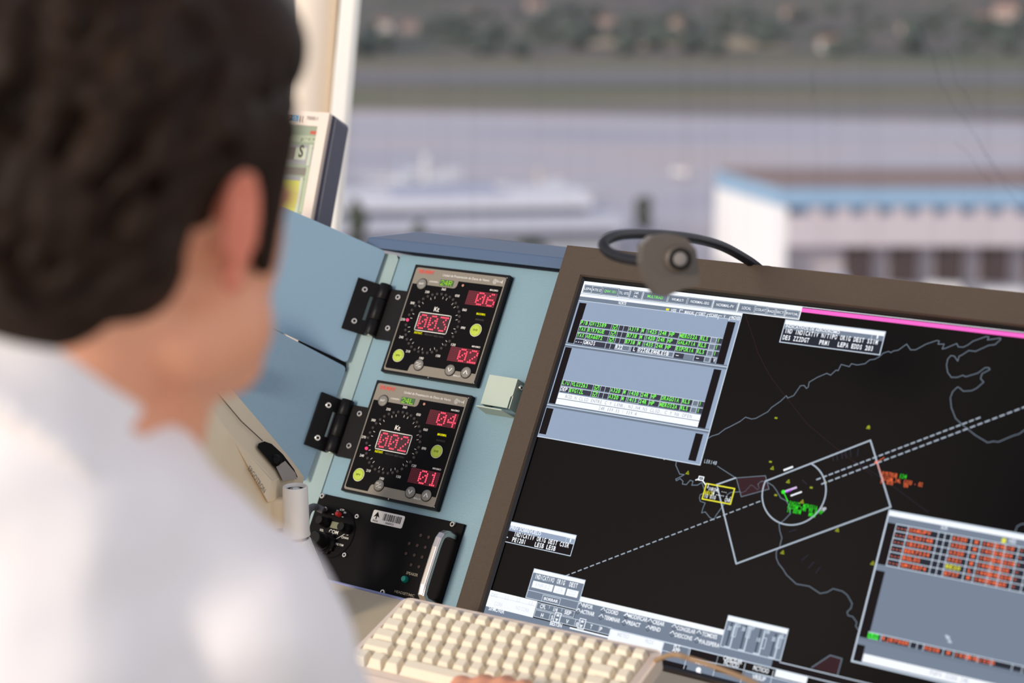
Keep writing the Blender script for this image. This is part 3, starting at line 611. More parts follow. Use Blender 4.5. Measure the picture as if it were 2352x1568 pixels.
# bottom bars
xl=.0008; yb=-SH
B0=S(1225.7,1418.4)
rect((xl,B0[1]),(SW,yb),GN,2)
rect(S(1333.4,1369.1),S(1770.9,1532.7),GN,3); a=S(1333.4,1369.1); yv=P(c7,1155,472)[1]; rect(a,(S(1770.9,1532.7)[0],a[1]-.0055),W_,4)
a=P(c6,245,404);b=P(c6,785,752); rect((xl,a[1]),b,W_,5); strip(U,[(xl,(a[1]+b[1])/2+.0035),(b[0],(a[1]+b[1])/2+.0035)],.0005,FT,6*LZ)
for s,x0,y0,x1,y1 in(('DRS',262,490,340,505),('L1',435,525,475,532),('L2',585,555,625,562),('L3',735,590,778,598),('CORR',300,600,402,622),('NO CORR',568,650,735,690)): tx(c6,s,x0,y0,x1,y1,.0044,FT,7,bold=0)
tx(c6,'SIFMOVER',232,655,425,705,.0044,W_,7,bold=.02)
a=P(c6,850,562);b=P(c6,1293,752); rect((a[0],a[1]),(b[0],b[1]),BT,5); box2(a,b,WL,6,.0007)
for u in(.33,.66): strip(U,[(a[0]+(b[0]-a[0])*u,a[1]),(a[0]+(b[0]-a[0])*u,(a[1]+b[1])/2)],.0007,WL,6*LZ)
a=P(c6,825,652);b=P(c6,1750,970); rect(a,b,BT,5); box2(a,b,WL,6,.0007); wv=b[0]-a[0]
for u in(.20,.26,.33,.535,.60,.665,.85): strip(U,[(a[0]+wv*u,a[1]),(a[0]+wv*u,b[1])],.0007,WL,6*LZ)
for s,x0,y0,x1,y1 in(('CFL',560,92,635,103),('1/4',733,133,785,141),('SEP',875,165,960,185),('H',572,205,603,210),('5',702,236,727,240),('V',893,285,928,292),('0',1022,320,1046,325),('T',1205,352,1232,357),('P',1330,384,1358,390),('INFOR',1108,80,1240,105),('ACTIVAR',1085,155,1260,198),('COORD',1408,150,1565,182),('TERMINAR',1385,235,1590,280),('MODIFICAR',1702,215,1942,270),('PREACT',1680,300,1850,340),('CREAR',2010,292,2162,325),('PEND',1985,368,2108,400),('BESTSN',690,303,840,345)): tx(c15,s,x0,y0,x1,y1,.0042,W_,7,bold=.025)
for s,x0,y0,x1,y1 in(('CONGELAR',708,430,880,470),('DESCONS',690,495,850,530),('TOMDES',942,485,1082,518),('P/A.ESPERA',918,555,1104,598),('PLT',680,600,738,612),('APP',665,632,735,648),('METEO',155,490,262,515),('PROX',412,552,492,572)): tx(c7,s,x0,y0,x1,y1,.0042,W_ if s not in('METEO','PROX') else FT,8,bold=.02)
for c,x,y in((c15,1085,40),(c15,1060,120),(c15,1380,110),(c15,1355,195),(c15,1678,182),(c15,1655,268),(c15,1985,255),(c15,1960,340),(c15,2295,325),(c15,2270,410),(c7,918,455),(c7,900,520),(c7,248,295)):
    q=P(c,x,y); strip(U,[(q[0]-.0028,q[1]-.0012),(q[0],q[1]+.0020),(q[0]+.0028,q[1]-.0012)],.0008,W_,7*LZ); strip(U,[(q[0]-.0028,q[1]-.0016),(q[0],q[1]-.0042),(q[0]+.0028,q[1]-.0016)],.0008,DARKL,7*LZ)
for c,x,y in((c15,790,210),(c15,1105,290)):
    q=P(c,x,y); box2((q[0]-.0038,q[1]+.0050),(q[0]+.0038,q[1]-.0058),W_,7,.0008); U.poly([(q[0]-.002,q[1]+.001,7*LZ),(q[0]+.002,q[1]+.001,7*LZ),(q[0],q[1]+.004,7*LZ)],W_); U.poly([(q[0],q[1]-.005,7*LZ),(q[0]+.002,q[1]-.0015,7*LZ),(q[0]-.002,q[1]-.0015,7*LZ)],W_)
a=P(c7,92,425);b=P(c7,562,668); rect(a,b,W_,6)
rect(P(c15,950,335),P(c15,1450,480),W_,5); rect(P(c7,590,545),P(c7,820,682),BT,6); box2(P(c7,590,545),P(c7,820,682),WL,7)
rect(P(c7,838,608),P(c7,1082,738),DK,6)
for x in(590,825,1095,1350,1612): q=P(c7,x,545+(x-590)*.26); strip(U,[q,(q[0],yb)],.0008,WL,6*LZ)
q=P(c14,0,602); strip(U,[(P(c7,560,640)[0],q[1]),(SW,q[1])],.0008,WL,5*LZ)
q=P(c14,903,828); strip(U,[(q[0],q[1]),(SW,q[1])],.0008,WL,5*LZ)
q=P(c14,0,480); strip(U,[(P(c7,75,415)[0],q[1]),(SW,q[1])],.0012,WL,5*LZ)
rect(P(c14,505,730),P(c14,860,925),DK,6); a=P(c14,1268,687); q=P(c14,1240,782); rect(a,(SW,q[1]),DK,6); strip(U,[(P(c14,1370,690)[0],a[1]),(SW,a[1])],.0010,WL,7*LZ); strip(U,[(a[0],q[1]),(SW,q[1])],.0010,WL,7*LZ)
rect(P(c14,1315,808),P(c14,1718,1005),W_,7)
for s,x0,y0,x1,y1 in(('METAR',222,730,388,775),('CANCELAR',598,675,850,740),('FICTICIO',605,740,805,790),('FICTICIO',1000,810,1208,862),('VRSUP',985,930,1165,970)): tx(c14,s,x0,y0,x1,y1,.0044,W_,8,bold=.02)
rect(P(c14,-300,650),P(c14,95,822),DK,5); q=P(c14,265,815); U.add([(q[0]+.003*math.cos(k*.524),q[1]+.003*math.sin(k*.524),8*LZ) for k in range(12)],[tuple(range(12))],W_); line(c14,[(280,845),(300,870)],.0014,W_,8)
# small form window
a=P(c6,808,143);b=P(c6,1290,752); bb=P(c6,1338,655); rect(a,bb,GN,8); rect(a,(bb[0],P(c6,795,188)[1]),W_,9); box2(a,bb,WL,9,.0009)
q=P(c6,740,410); strip(U,[(a[0],q[1]),(bb[0],q[1])],.0007,WL,9*LZ)
for s,x0,y0,x1,y1 in(('INDICATIVO',808,262,1050,318),('ORIG',1082,325,1185,350),('DEST',1238,362,1342,388)): tx(c6,s,x0,y0,x1,y1,.0050,W_,10,True,.03)
for x0,y0,x1,y1,s in((797,290,1025,432,'INR02'),(1065,352,1180,472,'LETR'),(1222,392,1340,508,'ZZZZ')):
    a=P(c6,x0,y0);b=P(c6,x1,y1); rect(a,b,W_,9); mono(U,s,a[0]+.003,b[0]-.003,(a[1]+b[1])/2-.002,.0044,FT,10*LZ,bold=0)
a=P(c6,920,470);b=P(c6,1115,598); rect(a,b,BT,9); box2(a,b,WL,10,.0007); txc('BORRAR',a,b,.8,W_,11,hf=.44,bold=.03)
# slider window
a=P(c14,672,80);b=P(c14,1370,690); rect(a,b,GN,8); rect(a,(P(c14,1470,290)[0],P(c14,655,146)[1]),W_,9); box2(a,b,WL,9,.0010)
for p,q,s,n,yy_ in(((775,190),(695,515),'IG','30',250),((965,235),(890,560),'TP','30',262),((1165,285),(1085,605),'RM','10',408),((1370,345),(1290,660),'IL','35',400)):
    A=P(c14,*p);Bq=P(c14,*q); strip(U,[A,(A[0],Bq[1]),(A[0]-.006,Bq[1])],.0016,WL,10*LZ); strip(U,[(A[0]-.0045,A[1]),(A[0]-.0045,Bq[1])],.0020,DARKL,9*LZ)
    tx(c14,s,p[0]+8,p[1]+38,p[0]+55,p[1]+48,.0040,WL,10,bold=.03); tx(c14,n,p[0]-118,yy_+20,p[0]-70,yy_+32,.0040,WL,10,bold=.03)
    k=P(c14,p[0]-25,yy_-30); box2(k,(k[0]+.004,k[1]-.011),WL,11,.0008)
U.poly([(*P(c14,*q),1*LZ) for q in((1790,780),(2140,880),(2200,660),(2040,615))],MAR); line(c14,[(1790,780),(2040,615),(2200,660),(2140,880)],.0010,MAP,2)
# arrivals window at the lower right
a=S(2044,1172.5);b=(SW-.004,S(1956,1518)[1]); rect(a,b,GN,6); h=a[1]-P(c13,492,205)[1]; h2=P(c13,492,205)[1]-P(c13,478,300)[1]  # grey darker than the top window's: off-angle screen dimming put into the colour
rect(a,(b[0],a[1]-h),W_,9); box2(a,b,WL,10,.0016); tx(c13,'SUR',1208,392,1302,405,.0042,FT,10,bold=.03)
q=P(c13,2058,515); rect(q,(q[0]+.0040,q[1]-.0046),YT,10); tx(c13,'HSS',2145,580,2240,598,.0042,FT,10,bold=.03)
ya=P(c13,600,322)[1]; yz=P(c13,460,893)[1]; ph=(ya-yz)/6; x0=P(c13,600,322)[0]; rect((a[0]+.001,ya),(x0,yz),DK,7); rect((x0,ya),(b[0],yz),CELL2,7)
CX2=[600,768,1185,1275,1362,1640,1775,1962,2108,2290,2440]; XX=[P(c13,x,322+(x-600)*.19)[0] for x in CX2]
for k in range(7): strip(U,[(x0,ya-ph*k),(b[0],ya-ph*k)],.0009,WL,8*LZ)
for x in XX: strip(U,[(x,ya),(x,yz)],.0009,WL,8*LZ)
rows=[('OAMUPW','A320','M','1453','24L','10'),('VLG3148','A320','M','1453','24L','04'),('IBS3912','A320','M','1450','24L','238'),('BER7534','A321','M','1449','24L','26'),('BGL05','BE20','L','1448','24L','234'),('GMI2074','B757','M','1447','24L','60')]
for k,r in enumerate(rows):
    y=ya-ph*(k+1)+ph*.28; hh=ph*.52
    mono(U,'---',x0+.001,x0+.0125,y,hh,OT,9*LZ,bold=.03)
    for s,i in zip(r,(1,4,5,6,7,8)):
        xx=XX[i]+.0012+(.002 if i==5 else 0); mono(U,s,xx,xx+len(s)*.0038,y,hh,YT if s=='BE20' else OT,9*LZ,bold=.03)
    strip(U,[(XX[9]+.002,y+hh/2),(XX[9]+.004,y+hh/2)],.0008,OT,9*LZ)
q1=P(c5,490,630); rect((a[0]+.001,P(c5,418,620)[1]),(P(c5,490,630)[0],P(c5,262,1192)[1]),DK,7)
y1=P(c5,352,1140)[1]; y2=P(c5,342,1190)[1]; xa=P(c5,352,1140)[0]; rect((xa,y1),(b[0],y2),CELL2,7); strip(U,[(xa,y1),(b[0],y1)],.0009,WL,8*LZ)
for x in(462,705,765,818,985,1072,1185,1275,1390,1565,1650): q=P(c5,x,1140+(x-352)*.22); strip(U,[(q[0],y1),(q[0],y2)],.0008,WL,8*LZ)
rect((xa,y1-.0006),(P(c5,440,1165)[0],y2),GRN,8)
yt=y2+(y1-y2)*.22; hh=(y1-y2)*.55
for s,x,m in(('LDG',360,CELL),('RJE700R',468,OT),('H25B',822,OT),('M',1010,OT),('1438',1078,OT),('24L',1190,OT),('1550',1280,OT)):
    q=P(c5,x,1150+(x-352)*.22); mono(U,s,q[0],q[0]+len(s)*.0040,yt,hh,m,9*LZ,bold=.03)
ys=P(c5,262,1190)[1]; strip(U,[(a[0],ys),(b[0],ys)],.0030,BT,8*LZ)
rect((a[0]+.001,P(c5,250,1240)[1]),(P(c5,325,1250)[0],P(c5,210,1375)[1]),DK,8)
q=P(c5,312,1322); rect(q,(b[0],P(c5,292,1388)[1]),W_,9); tx(c5,'PAPI 3200 24L',860,1505,1200,1575,.0048,GRT,10,True,0)
line(c5,[(1000,1170),(1015,1200),(1030,1185),(1005,1170)],.0012,WL,8); line(c5,[(1025,1195),(1045,1230),(1020,1222)],.0012,WL,8)
scr=U.build('screen',mon)

# ---------------------------------------------------------------- gooseneck microphone
t=thing('gooseneck_microphone','dark gooseneck microphone curling over the top of the radar monitor','microphone')
mb=MB(); g=curve([at(1768,640,1.955),at(1745,618,1.95),at(1715,596,1.935),at(1660,566,1.90),at(1600,549,1.85),at(1530,540,1.80),at(1460,537,1.75),at(1410,543,1.70),at(1386,559,1.66),at(1400,580,1.63),at(1440,594,1.60),at(1500,602,1.58)],22)
mb.tube(g,.0054,mat('gooseneck_black',(30,30,36),.35,.3),12,.16); mb.build('gooseneck',t)
q=at(1750,612,1.955); mb=MB(); mb.lathe([(.016,-.03),(.016,.004),(.012,.008),(.007,.012)],black_sat,Matrix.Translation(q+Vector((.004,0,-.012))),24); mb.build('mount',t)
c0=at(1532,600,1.575); zax=((EYE-c0).normalized()+Vector((.50,0,-.02))).normalized(); MH=Plane(c0,Vector((1,0,-.06)),Vector((0,0,1)),zax)
mp=mat('taupe_plastic',(88,79,70),.45)
mb=MB(); out=[MH(*q) for q in((1466,572),(1484,548),(1520,537),(1560,541),(1586,564),(1600,610),(1606,642),(1572,656),(1537,681),(1516,680),(1490,652),(1470,612))]
mb.prism(out,-.010,.010,mp)
q=MH(1528,590); mb.lathe([(.010,-.034),(.0185,-.030),(.0190,.006),(.0170,.0105)],mp,Matrix.Translation((q[0],q[1],0)),36); mb.build('mic_body',t,.003,3)
q=MH(1540,594); mb=MB(); T=Matrix.Translation((q[0],q[1],.010)); mb.lathe([(.0120,0),(.0125,.003),(.0115,.007),(.0085,.008)],mp,MH.M@T,32); mb.lathe([(.0100,.007),(.0095,.0095),(.0078,.0096),(.0062,.0078)],black_mat,MH.M@T,32)
mb.ellipsoid((0,0,.0078),(.0066,.0066,.0032),mat('mic_foam_grey',(128,122,118),.7,bump=.5,bscale=2500),MH.M@T); mb.build('mic_capsule',t)
for o in t.children:
    if o.name.startswith('mic_body'): o.matrix_world=MH.M; o.parent=t

# ---------------------------------------------------------------- desk, keyboard
N_h=HB; 
def dk(u,d,z=0): return Vector((0,0,DESKZ+z))+Vector((CON.w(0,-.409,0).x,CON.w(0,-.409,0).y,0))+CX*u-N_h*d
t=thing('desk','beige laminate desktop with a pale blue rear edge','desk')
desk_m=mat('beige_laminate',(206,190,160),.5,0,.4,var=.03,vscale=25)
mb=MB(); o=[(-.24,.006),(.85,.006),(.85,.62),(-.24,.62)]
vs=[dk(a,b,0) for a,b in o]+[dk(a,b,-.03) for a,b in o]; mb.add(vs,[(3,2,1,0),(4,5,6,7),(0,1,5,4),(1,2,6,5),(2,3,7,6),(3,0,4,7)],desk_m); mb.build('desktop',t,.002,2)
mb=MB(); o=[(-.24,.003),(.85,.003),(.85,.006),(-.24,.006)]; vs=[dk(a,b,.0012) for a,b in o]+[dk(a,b,-.03) for a,b in o]; mb.add(vs,[(3,2,1,0),(4,5,6,7),(0,1,5,4),(1,2,6,5),(2,3,7,6),(3,0,4,7)],mat('lavender_edge',(150,156,196),.4)); mb.build('edge_trim',t)
for u in(-.15,.7):
    mb=MB(); o=[(u,.12),(u+.05,.12),(u+.05,.55),(u,.55)]; vs=[dk(a,b,-.03) for a,b in o]+[Vector((*dk(a,b).xy,0)) for a,b in o]; mb.add(vs,[(3,2,1,0),(4,5,6,7),(0,1,5,4),(1,2,6,5),(2,3,7,6),(3,0,4,7)],rail_blue); mb.build('desk_support',t)
KA=EYE+Vector((-.1178,1.7878,-.66)); kx=Vector((.8643,-.5030,0)); TL=R_(15.5)
kd=(Vector((-.5030,-.8643,0))*math.cos(TL)+Vector((0,0,-1))*math.sin(TL))
KB=Plane(KA,kx,-kd)
kb=thing('keyboard','compact cream computer keyboard tilted on the desk under the radar monitor','keyboard',KB.M)
KW=.309;KH=.148
mb=MB(); case=mat('cream_case',(226,208,190),.4); keym=mat('cream_key',(236,224,198),.38,0,.5)
mb.prism(rrect(0,.004,KW,-KH,.010,6),-.020,-.0035,case); 
mb.build('keyboard_case',kb,.003,3)
mb=MB(); 
ring(mb,(.003,.001,KW-.003,-KH+.003),(.0085,-.0075,KW-.0085,-KH+.016),-.0036,0,case)
ring(mb,(.0085,-.0075,KW-.0085,-KH+.016),(.0092,-.0083,KW-.0092,-KH+.0168),0,-.004,case)
for f in list(range(len(mb.f))): pass
mb.build('case_rim',kb,.0012,2)
keyme={}
def keycap(wd,dp,m=keym):
    k=(round(wd,4),round(dp,4))
    if k in keyme: return keyme[k]
    mb=MB(); g=.0020; x0,x1=g/2,wd-g/2;y0,y1=-g/2,-dp+g/2; i=.0028
    b=[(x0,y0,-.0035),(x1,y0,-.0035),(x1,y1,-.0035),(x0,y1,-.0035)]; tp=[(x0+i,y0-.0010,.0062),(x1-i,y0-.0010,.0062),(x1-i,y1+.0058,.0050),(x0+i,y1+.0058,.0050)]
    mb.add(b+tp,[(0,1,2,3),(7,6,5,4),(4,5,1,0),(5,6,2,1),(6,7,3,2),(7,4,0,3)],m)
    o=mb.build('key',kb,.0009,3); keyme[k]=o; return None
P1k=.01815
rows=[([1]*16,.0160),([1]*14+[1,1],.0190),([1.35]+[1]*12+[1.65,1],.0190),([1.6]+[1]*12+[1.4,1],.0190),([2.0]+[1]*12+[1,1],.0190),([1.1,1.1,1.1,6.3]+[1.1]*4+[1,1],.0190)]
y=-.0088
for ws,h in rows:
    x=.0095
    for wk in ws:
        o=keycap(wk*P1k,h)
        if o is None: c=[q for q in keyme.values()][-1]
        else: c=o.copy(); col.objects.link(c); c.parent=kb
        c.location=(x,y,0); x+=wk*P1k
    y-=h
mb=MB(); 
for x in(.03,KW-.05): mb.box((x,-.004,-.036),(x+.02,-.012,-.018),case)
mb.build('tilt_foot',kb,.001)
mb=MB(); cable_t=mat('tan_cable',(176,142,104),.5)
mb.tube(curve([KB.w(.300,-.004,-.012),at(1545,1503,1.63),at(1590,1514,1.62),at(1650,1534,1.60),at(1740,1572,1.56),at(1850,1640,1.50),at(1900,1750,1.44)]),.0025,cable_t); tag(mb.build('keyboard_cable'),'tan keyboard cable rising across the lower edge of the radar screen','cable')
# ---------------------------------------------------------------- cream monitor arm on its post
t=thing('monitor_arm','cream articulated monitor arm standing on a round white post','monitor arm')
def section(p): # TB, TF, BF with depths
    TB,TF,BF=[at(*q) for q in p]; BB=BF+(TB-TF); return [TB,TF,BF,BB]
def p3(a,b,c):
    n=(b-a).cross(c-a).normalized(); n=n if n.dot(EYE-a)>0 else -n; return (a,n)
def onp(pl,px,py,h=0):
    r=ray(px,py); return EYE+r*(((pl[0]-EYE).dot(pl[1])+h)/r.dot(pl[1]))
TOPP=p3(at(628,1101,1.945),at(694,1088,2.03),at(440,880,1.83)); SIDP=p3(onp(TOPP,628,1101),onp(TOPP,440,880),at(614,1240,1.925))
def sec(tb,tf,bf): 
    TB,TF,BF=onp(TOPP,*tb),onp(TOPP,*tf),onp(SIDP,*bf); return [TB,TF,BF,BF+(TB-TF)]
st=[sec((700,1094),(630,1104),(612,1232)),sec((672,1056),(604,1073),(580,1240)),sec((602,972),(527,995),(486,1115)),sec((543,903),(484,934),(440,1030)),sec((484,834),(440,880),(396,955)),sec((400,733),(350,772),(306,850))]
def loft(mb,S,m):
    n=len(S[0]);vs=[p for s in S for p in s];fs=[tuple(range(n))[::-1]]
    for j in range(len(S)-1):
        for k in range(n): fs.append((j*n+k,j*n+(k+1)%n,(j+1)*n+(k+1)%n,(j+1)*n+k))
    fs.append(tuple(range((len(S)-1)*n,len(S)*n))); mb.add(vs,fs,m)
cr_side=mat('cream_plastic_side',(232,214,182),.42,0,.5,var=.03,vscale=30)
mb=MB(); loft(mb,st,cr_side); body=mb.build('arm_cover',t,.006,4)
bmn=bmesh.new(); bmn.from_mesh(body.data); bmesh.ops.recalc_face_normals(bmn,faces=bmn.faces); bmn.to_mesh(body.data); bmn.free()
# seam along the top and recessed slot
up=(st[2][1]-st[2][2]).normalized()
def topf(px,py,h=.003): return onp(TOPP,px,py,h)
mb=MB(); mb.tube([topf(*q) for q in((458,853),(500,903),(554,967),(603,1012))],.0006,mat('seam_brown',(84,72,60),.8),6); mb.build('cover_seam',t)
mb=MB(); mb.poly([topf(*q,.0034) for q in((591,1027),(594,1018),(607,1013),(624,1019),(650,1043),(676,1078),(684,1096),(646,1090))],black_mat); 
b_=mb.build('slot_recess',t)
mb=MB(); mb.poly([topf(*q,.0038) for q in((634,1072),(655,1058),(678,1085),(683,1100),(650,1104))],mat('grey_casting',(168,160,150),.45)); mb.build('pivot_casting',t)
q=topf(633,1057,.004); n_=(topf(633,1057,.01)-topf(633,1057,0)).normalized(); mb=MB(); T=Matrix.Translation(q)@n_.to_track_quat('Z','Y').to_matrix().to_4x4()
mb.lathe([(.0068,-.002),(.0064,.002),(.0030,.0034)],black_sat,T,20); mb.build('pivot_bolt',t)
# raised wedge with the maker's lettering on the side
sn=SIDP[1]
def sidef(px,py,h): return onp(SIDP,px,py,h)
mb=MB(); lo=[(527,994),(560,1030),(626,1099),(641,1096),(640,1149),(617,1157)]
Lo=[sidef(*q,-.002) for q in lo]; Hi=[sidef(*q,.0045 if i in(2,5) else .002) for i,q in enumerate(((527,994),(562,1034),(624,1104),(636,1102),(633,1145),(615,1152)))]
mb.add(Lo+Hi,[(6,7,8,9,10,11)]+[(k,(k+1)%6,6+(k+1)%6,6+k) for k in range(6)],cr_side); mb.build('side_wedge',t,.0012,2)
p0=sidef(569,1078,.0062);p1=sidef(606,1133,.0062); LT=Plane(p0,p1-p0,(0,0,1),sn)
mb=MB(); text(mb,'ERGOTRON',0,(p1-p0).length,0.000,.0062,mat('logo_brown',(98,80,62),.6),.0,LT.M,bold=0); mb.build('maker_lettering',t)
mb=MB(); base=at(681,1228,1.955); 
top=at(679,1113,1.95); axis=Vector((0,0,1)); ph=(top-base).length
T=Matrix.Translation(base)
mb.lathe([(.0156,0),(.0156,.002),(.0150,.004),(.0140,ph-.001),(.0134,ph),(.0120,ph),(.0116,ph-.012)],white_paint,T,40); mb.build('pivot_sleeve',t)
mb=MB(); mb.cyl((0,0),.0116,ph-.008,ph-.004,black_mat,T,32); mb.ellipsoid((0,0,ph-.004),(.006,.006,.003),steel,T); mb.build('pivot_pin',t)
mb=MB(); mb.cyl((0,0),.0138,-.004,0.0004,steel,T,32); mb.build('spacer_ring',t)
hb=base.z-.004-DESKZ
mb=MB(); T=Matrix.Translation((base.x,base.y,DESKZ)); mb.lathe([(.048,0),(.048,.005),(.045,.009),(.0322,hb*.5),(.0168,hb-.004),(.0160,hb-.001),(.0145,hb)],white_paint,T,48); mb.build('post_base',t)
mb=MB(); # bracket between sleeve and arm under the cover
a=base+Vector((0,0,.012)); mb.box((a.x-.040,a.y-.004,a.z-.004),(a.x-.006,a.y+.012,a.z+.030),cr_side); mb.build('link_block',t,.004,3)

# ---------------------------------------------------------------- cream desktop monitor at the far left
O=at(757,259,2.36); rx=(O-at(500,243,2.42)).normalized(); uy=(O-at(727,560,2.33)).normalized()
FM=Plane(O,rx,uy,rx.cross(uy))
t=thing('flat_monitor','cream framed flat monitor showing yellow and grey windows, behind the head','monitor',FM.M)
x0=-.36;y1=-.30
mb=MB(); ix,iy=FM(729.6,290); fr=mat('silver_cream_plastic',(226,208,192),.4)
for a,b in(((x0,0),(0,iy)),((ix,iy),(0,y1)),((x0,y1+.02),(ix,y1)),((x0,iy),(x0-ix,y1+.02))): mb.box((a[0],a[1],-.010),(b[0],b[1],0),fr)
mb.build('monitor_frame',t)
mb=MB(); mb.prism(rrect(x0,.0,.0065,y1,.008),-.050,-.0102,mat('slate_plastic',(72,74,92),.45)); mb.build('back_shell',t,.003)
mb=MB(); e_g=emit('desk_grey_green',(170,176,150)); e_l=emit('desk_light_green',(196,200,168)); e_m=emit('desk_mauve',(176,170,168)); e_y=emit('desk_yellow',(220,212,108)); e_d=emit('desk_taupe',(148,138,126)); e_t=emit('desk_dark_text',(96,88,80)); e_r=emit('desk_close_red',(216,108,90)); e_p=emit('desk_pale',(214,214,186))
k=4.127
def F(x,y): return FM(600+x/k,220+y/k)
def fr_(a,b,m,l): mb.add([(a[0],a[1],l*.0003-.003),(a[0],b[1],l*.0003-.003),(b[0],b[1],l*.0003-.003),(b[0],a[1],l*.0003-.003)],[(0,1,2,3)],m)
sx=x0-ix
fr_((sx,iy),(ix,y1+.02),e_g,0)
fr_((sx,F(520,378)[1]),(F(522,385)[0],F(510,440)[1]),e_l,1); fr_(F(460,326),F(520,362),e_r,2)
fr_((sx,F(505,470)[1]),(F(508,470)[0],F(490,655)[1]),e_m,1); fr_((sx,F(300,480)[1]),F(298,598),e_d,2); fr_(F(312,482),F(408,602),e_p,2)
a=F(338,572);b=F(385,572); text(mb,'S',a[0],b[0],a[1],.0160,e_t,.0003*3-.003,bold=.03)
fr_((sx,F(430,680)[1]),F(420,752),e_d,2); fr_((sx,F(400,762)[1]),F(375,800),e_m,2); fr_((sx,F(372,802)[1]),(F(365,802)[0],F(340,1130)[1]),e_y,3); strip(mb,[(sx,F(365,930)[1]),F(365,930)],.0004,e_g,-.0018); strip(mb,[(sx,F(350,1045)[1]),F(350,1045)],.0004,e_g,-.0018)
for x_,y_,m in((380,780,e_p),(440,680,e_l),(468,470,e_p)): q=F(x_,y_); strip(mb,[q,(q[0],y1+.03)] if x_!=468 else [q,(q[0],F(468,650)[1])],.0042 if x_<440 else .0050,m,-.0017)
for s,xx,yy in(('p',380,420),('-',420,412),('c',452,420),('x',492,420)): q=F(xx,yy); text(mb,s,q[0]-.002,q[0]+.002,q[1],.005,e_t,-.0016,bold=0)
for xx,yy in((485,492),(475,632),(468,690),(398,785),(365,1105)): q=F(xx,yy); mb.poly([(q[0]-.0012,q[1]-.001,-.0015),(q[0]+.0012,q[1]-.001,-.0015),(q[0],q[1]+.0012,-.0015)],e_t)
mb.build('screen',t)
mb=MB(); q=F(428,228);r=F(535,232); text(mb,'7000:1',q[0],r[0],q[1],.0052,e_t if False else mat('print_grey',(110,98,92),.6),.0004,bold=0)
q=F(360,235); text(mb,'[',q[0]+.004,q[0]+.006,q[1],.006,MATS['print_grey'],.0004); text(mb,'|',q[0],q[0]+.0012,q[1],.006,MATS['print_grey'],.0004,bold=.05)
fr2=mat('sticker_blue',(64,160,212),.4); a=F(285,182);b=F(343,243); mb.add([(a[0],a[1],.0004),(a[0],b[1],.0004),(b[0],b[1],.0004),(b[0],a[1],.0004)],[(0,1,2,3)],fr2)
strip(mb,[F(292,212),F(318,198),F(325,210)],.0010,white_print,.0006); strip(mb,[F(300,228),F(335,222)],.0010,white_print,.0006)
a=F(200,176);b=F(278,240); mb.add([(a[0],a[1],.0004),(a[0],b[1],.0004),(b[0],b[1],.0004),(b[0],a[1],.0004)],[(0,1,2,3)],mat('sticker_navy',(48,44,70),.4)); q=F(215,222); text(mb,'HDCP',q[0]-.004,F(272,222)[0],q[1],.005,mat('sticker_orange',(230,150,80),.5),.0006)
mb.build('feature_stickers',t)
mb=MB(); mb.box((-.21,y1-.12,-.075),(-.15,y1+.12,-.050),mat('slate_plastic',(72,74,92),.45)); mb.build('stand_neck',t,.004)
q=FM.w(-.18,y1-.12,-.06); mb=MB(); T=FM.M.inverted()@Matrix.Translation((q.x,q.y+.02,DESKZ-.0)); 
mb.lathe([(.10,0),(.10,.008),(.03,.016),(.025,max(.02,q.z-DESKZ+.02))],MATS['slate_plastic'],T,32); mb.build('stand_foot',t)

# ---------------------------------------------------------------- the cab: floor, window wall, glass, post
mb=MB(); mb.box((-3,-1.5,-.04),(3.5,3.02,0),mat('grey_carpet',(96,98,104),.9,var=.1,vscale=200)); structure(mb.build('floor'))
mb=MB(); mb.box((-3,2.95,0),(3.5,3.10,EYE.z-.60),mat('sill_grey',(190,188,184),.6)); structure(mb.build('wall_front'))
# side shelf that carries the far monitor
t=thing('equipment_shelf','low grey shelf behind the console carrying the flat monitor','shelf')
mb=MB(); mb.box((-.95,2.36,DESKZ-.03),(-.33,2.94,DESKZ),mat('shelf_grey',(170,168,164),.6)); mb.build('shelf_top',t,.002)
for x_ in(-.93,-.38):
    mb=MB(); mb.box((x_,2.40,0),(x_+.03,2.9,DESKZ-.03),MATS['shelf_grey']); mb.build('shelf_support',t)
D0=2.93
def lean(px0,py0,px1,py1,d0,d1): return at(px0,py0,d0),at(px1,py1,d1)
# post: bright strip (window frame) and rounded cream column, leaning outward
B1=at(768,520,D0);T1=at(818,0,D0+.12); B0_=at(742,520,D0);T0_=at(781,0,D0+.12)
ax=(T1-B1).normalized()
def bar(mb,p,q,wd,dp,m,lo=-.9,hi=1.6,r=.0):
    p,q=Vector(p),Vector(q); d=(q-p).normalized(); x=Vector((1,0,0)); x=(x-d*x.dot(d)).normalized(); y=d.cross(x)
    if y.y<0:y=-y
    M=Matrix(((x.x,y.x,d.x,p.x),(x.y,y.y,d.y,p.y),(x.z,y.z,d.z,p.z),(0,0,0,1)))
    mb.box((-wd/2,0,lo),(wd/2,dp,hi),m,M); return M
bright=mat('window_frame_white',(250,244,232),.5)
mb=MB(); bar(mb,(B0_+B1)/2,(T0_+T1)/2,.027,.07,bright,-.30,1.9); structure(mb.build('trim_1',None,.003))
mb=MB(); p=at(690,520,D0+.06);q=at(727,0,D0+.18); d=(q-p).normalized(); T=Matrix.Translation(p)@d.to_track_quat('Z','Y').to_matrix().to_4x4()
mb.lathe([(.0385,-.30),(.0385,1.9)],mat('column_cream',(232,216,196),.5),T,48); structure(mb.build('trim_2'))
gm=bpy.data.materials.new('window_glass'); gm.use_nodes=True; n=gm.node_tree.nodes; l=gm.node_tree.links; n.remove(n['Principled BSDF'])
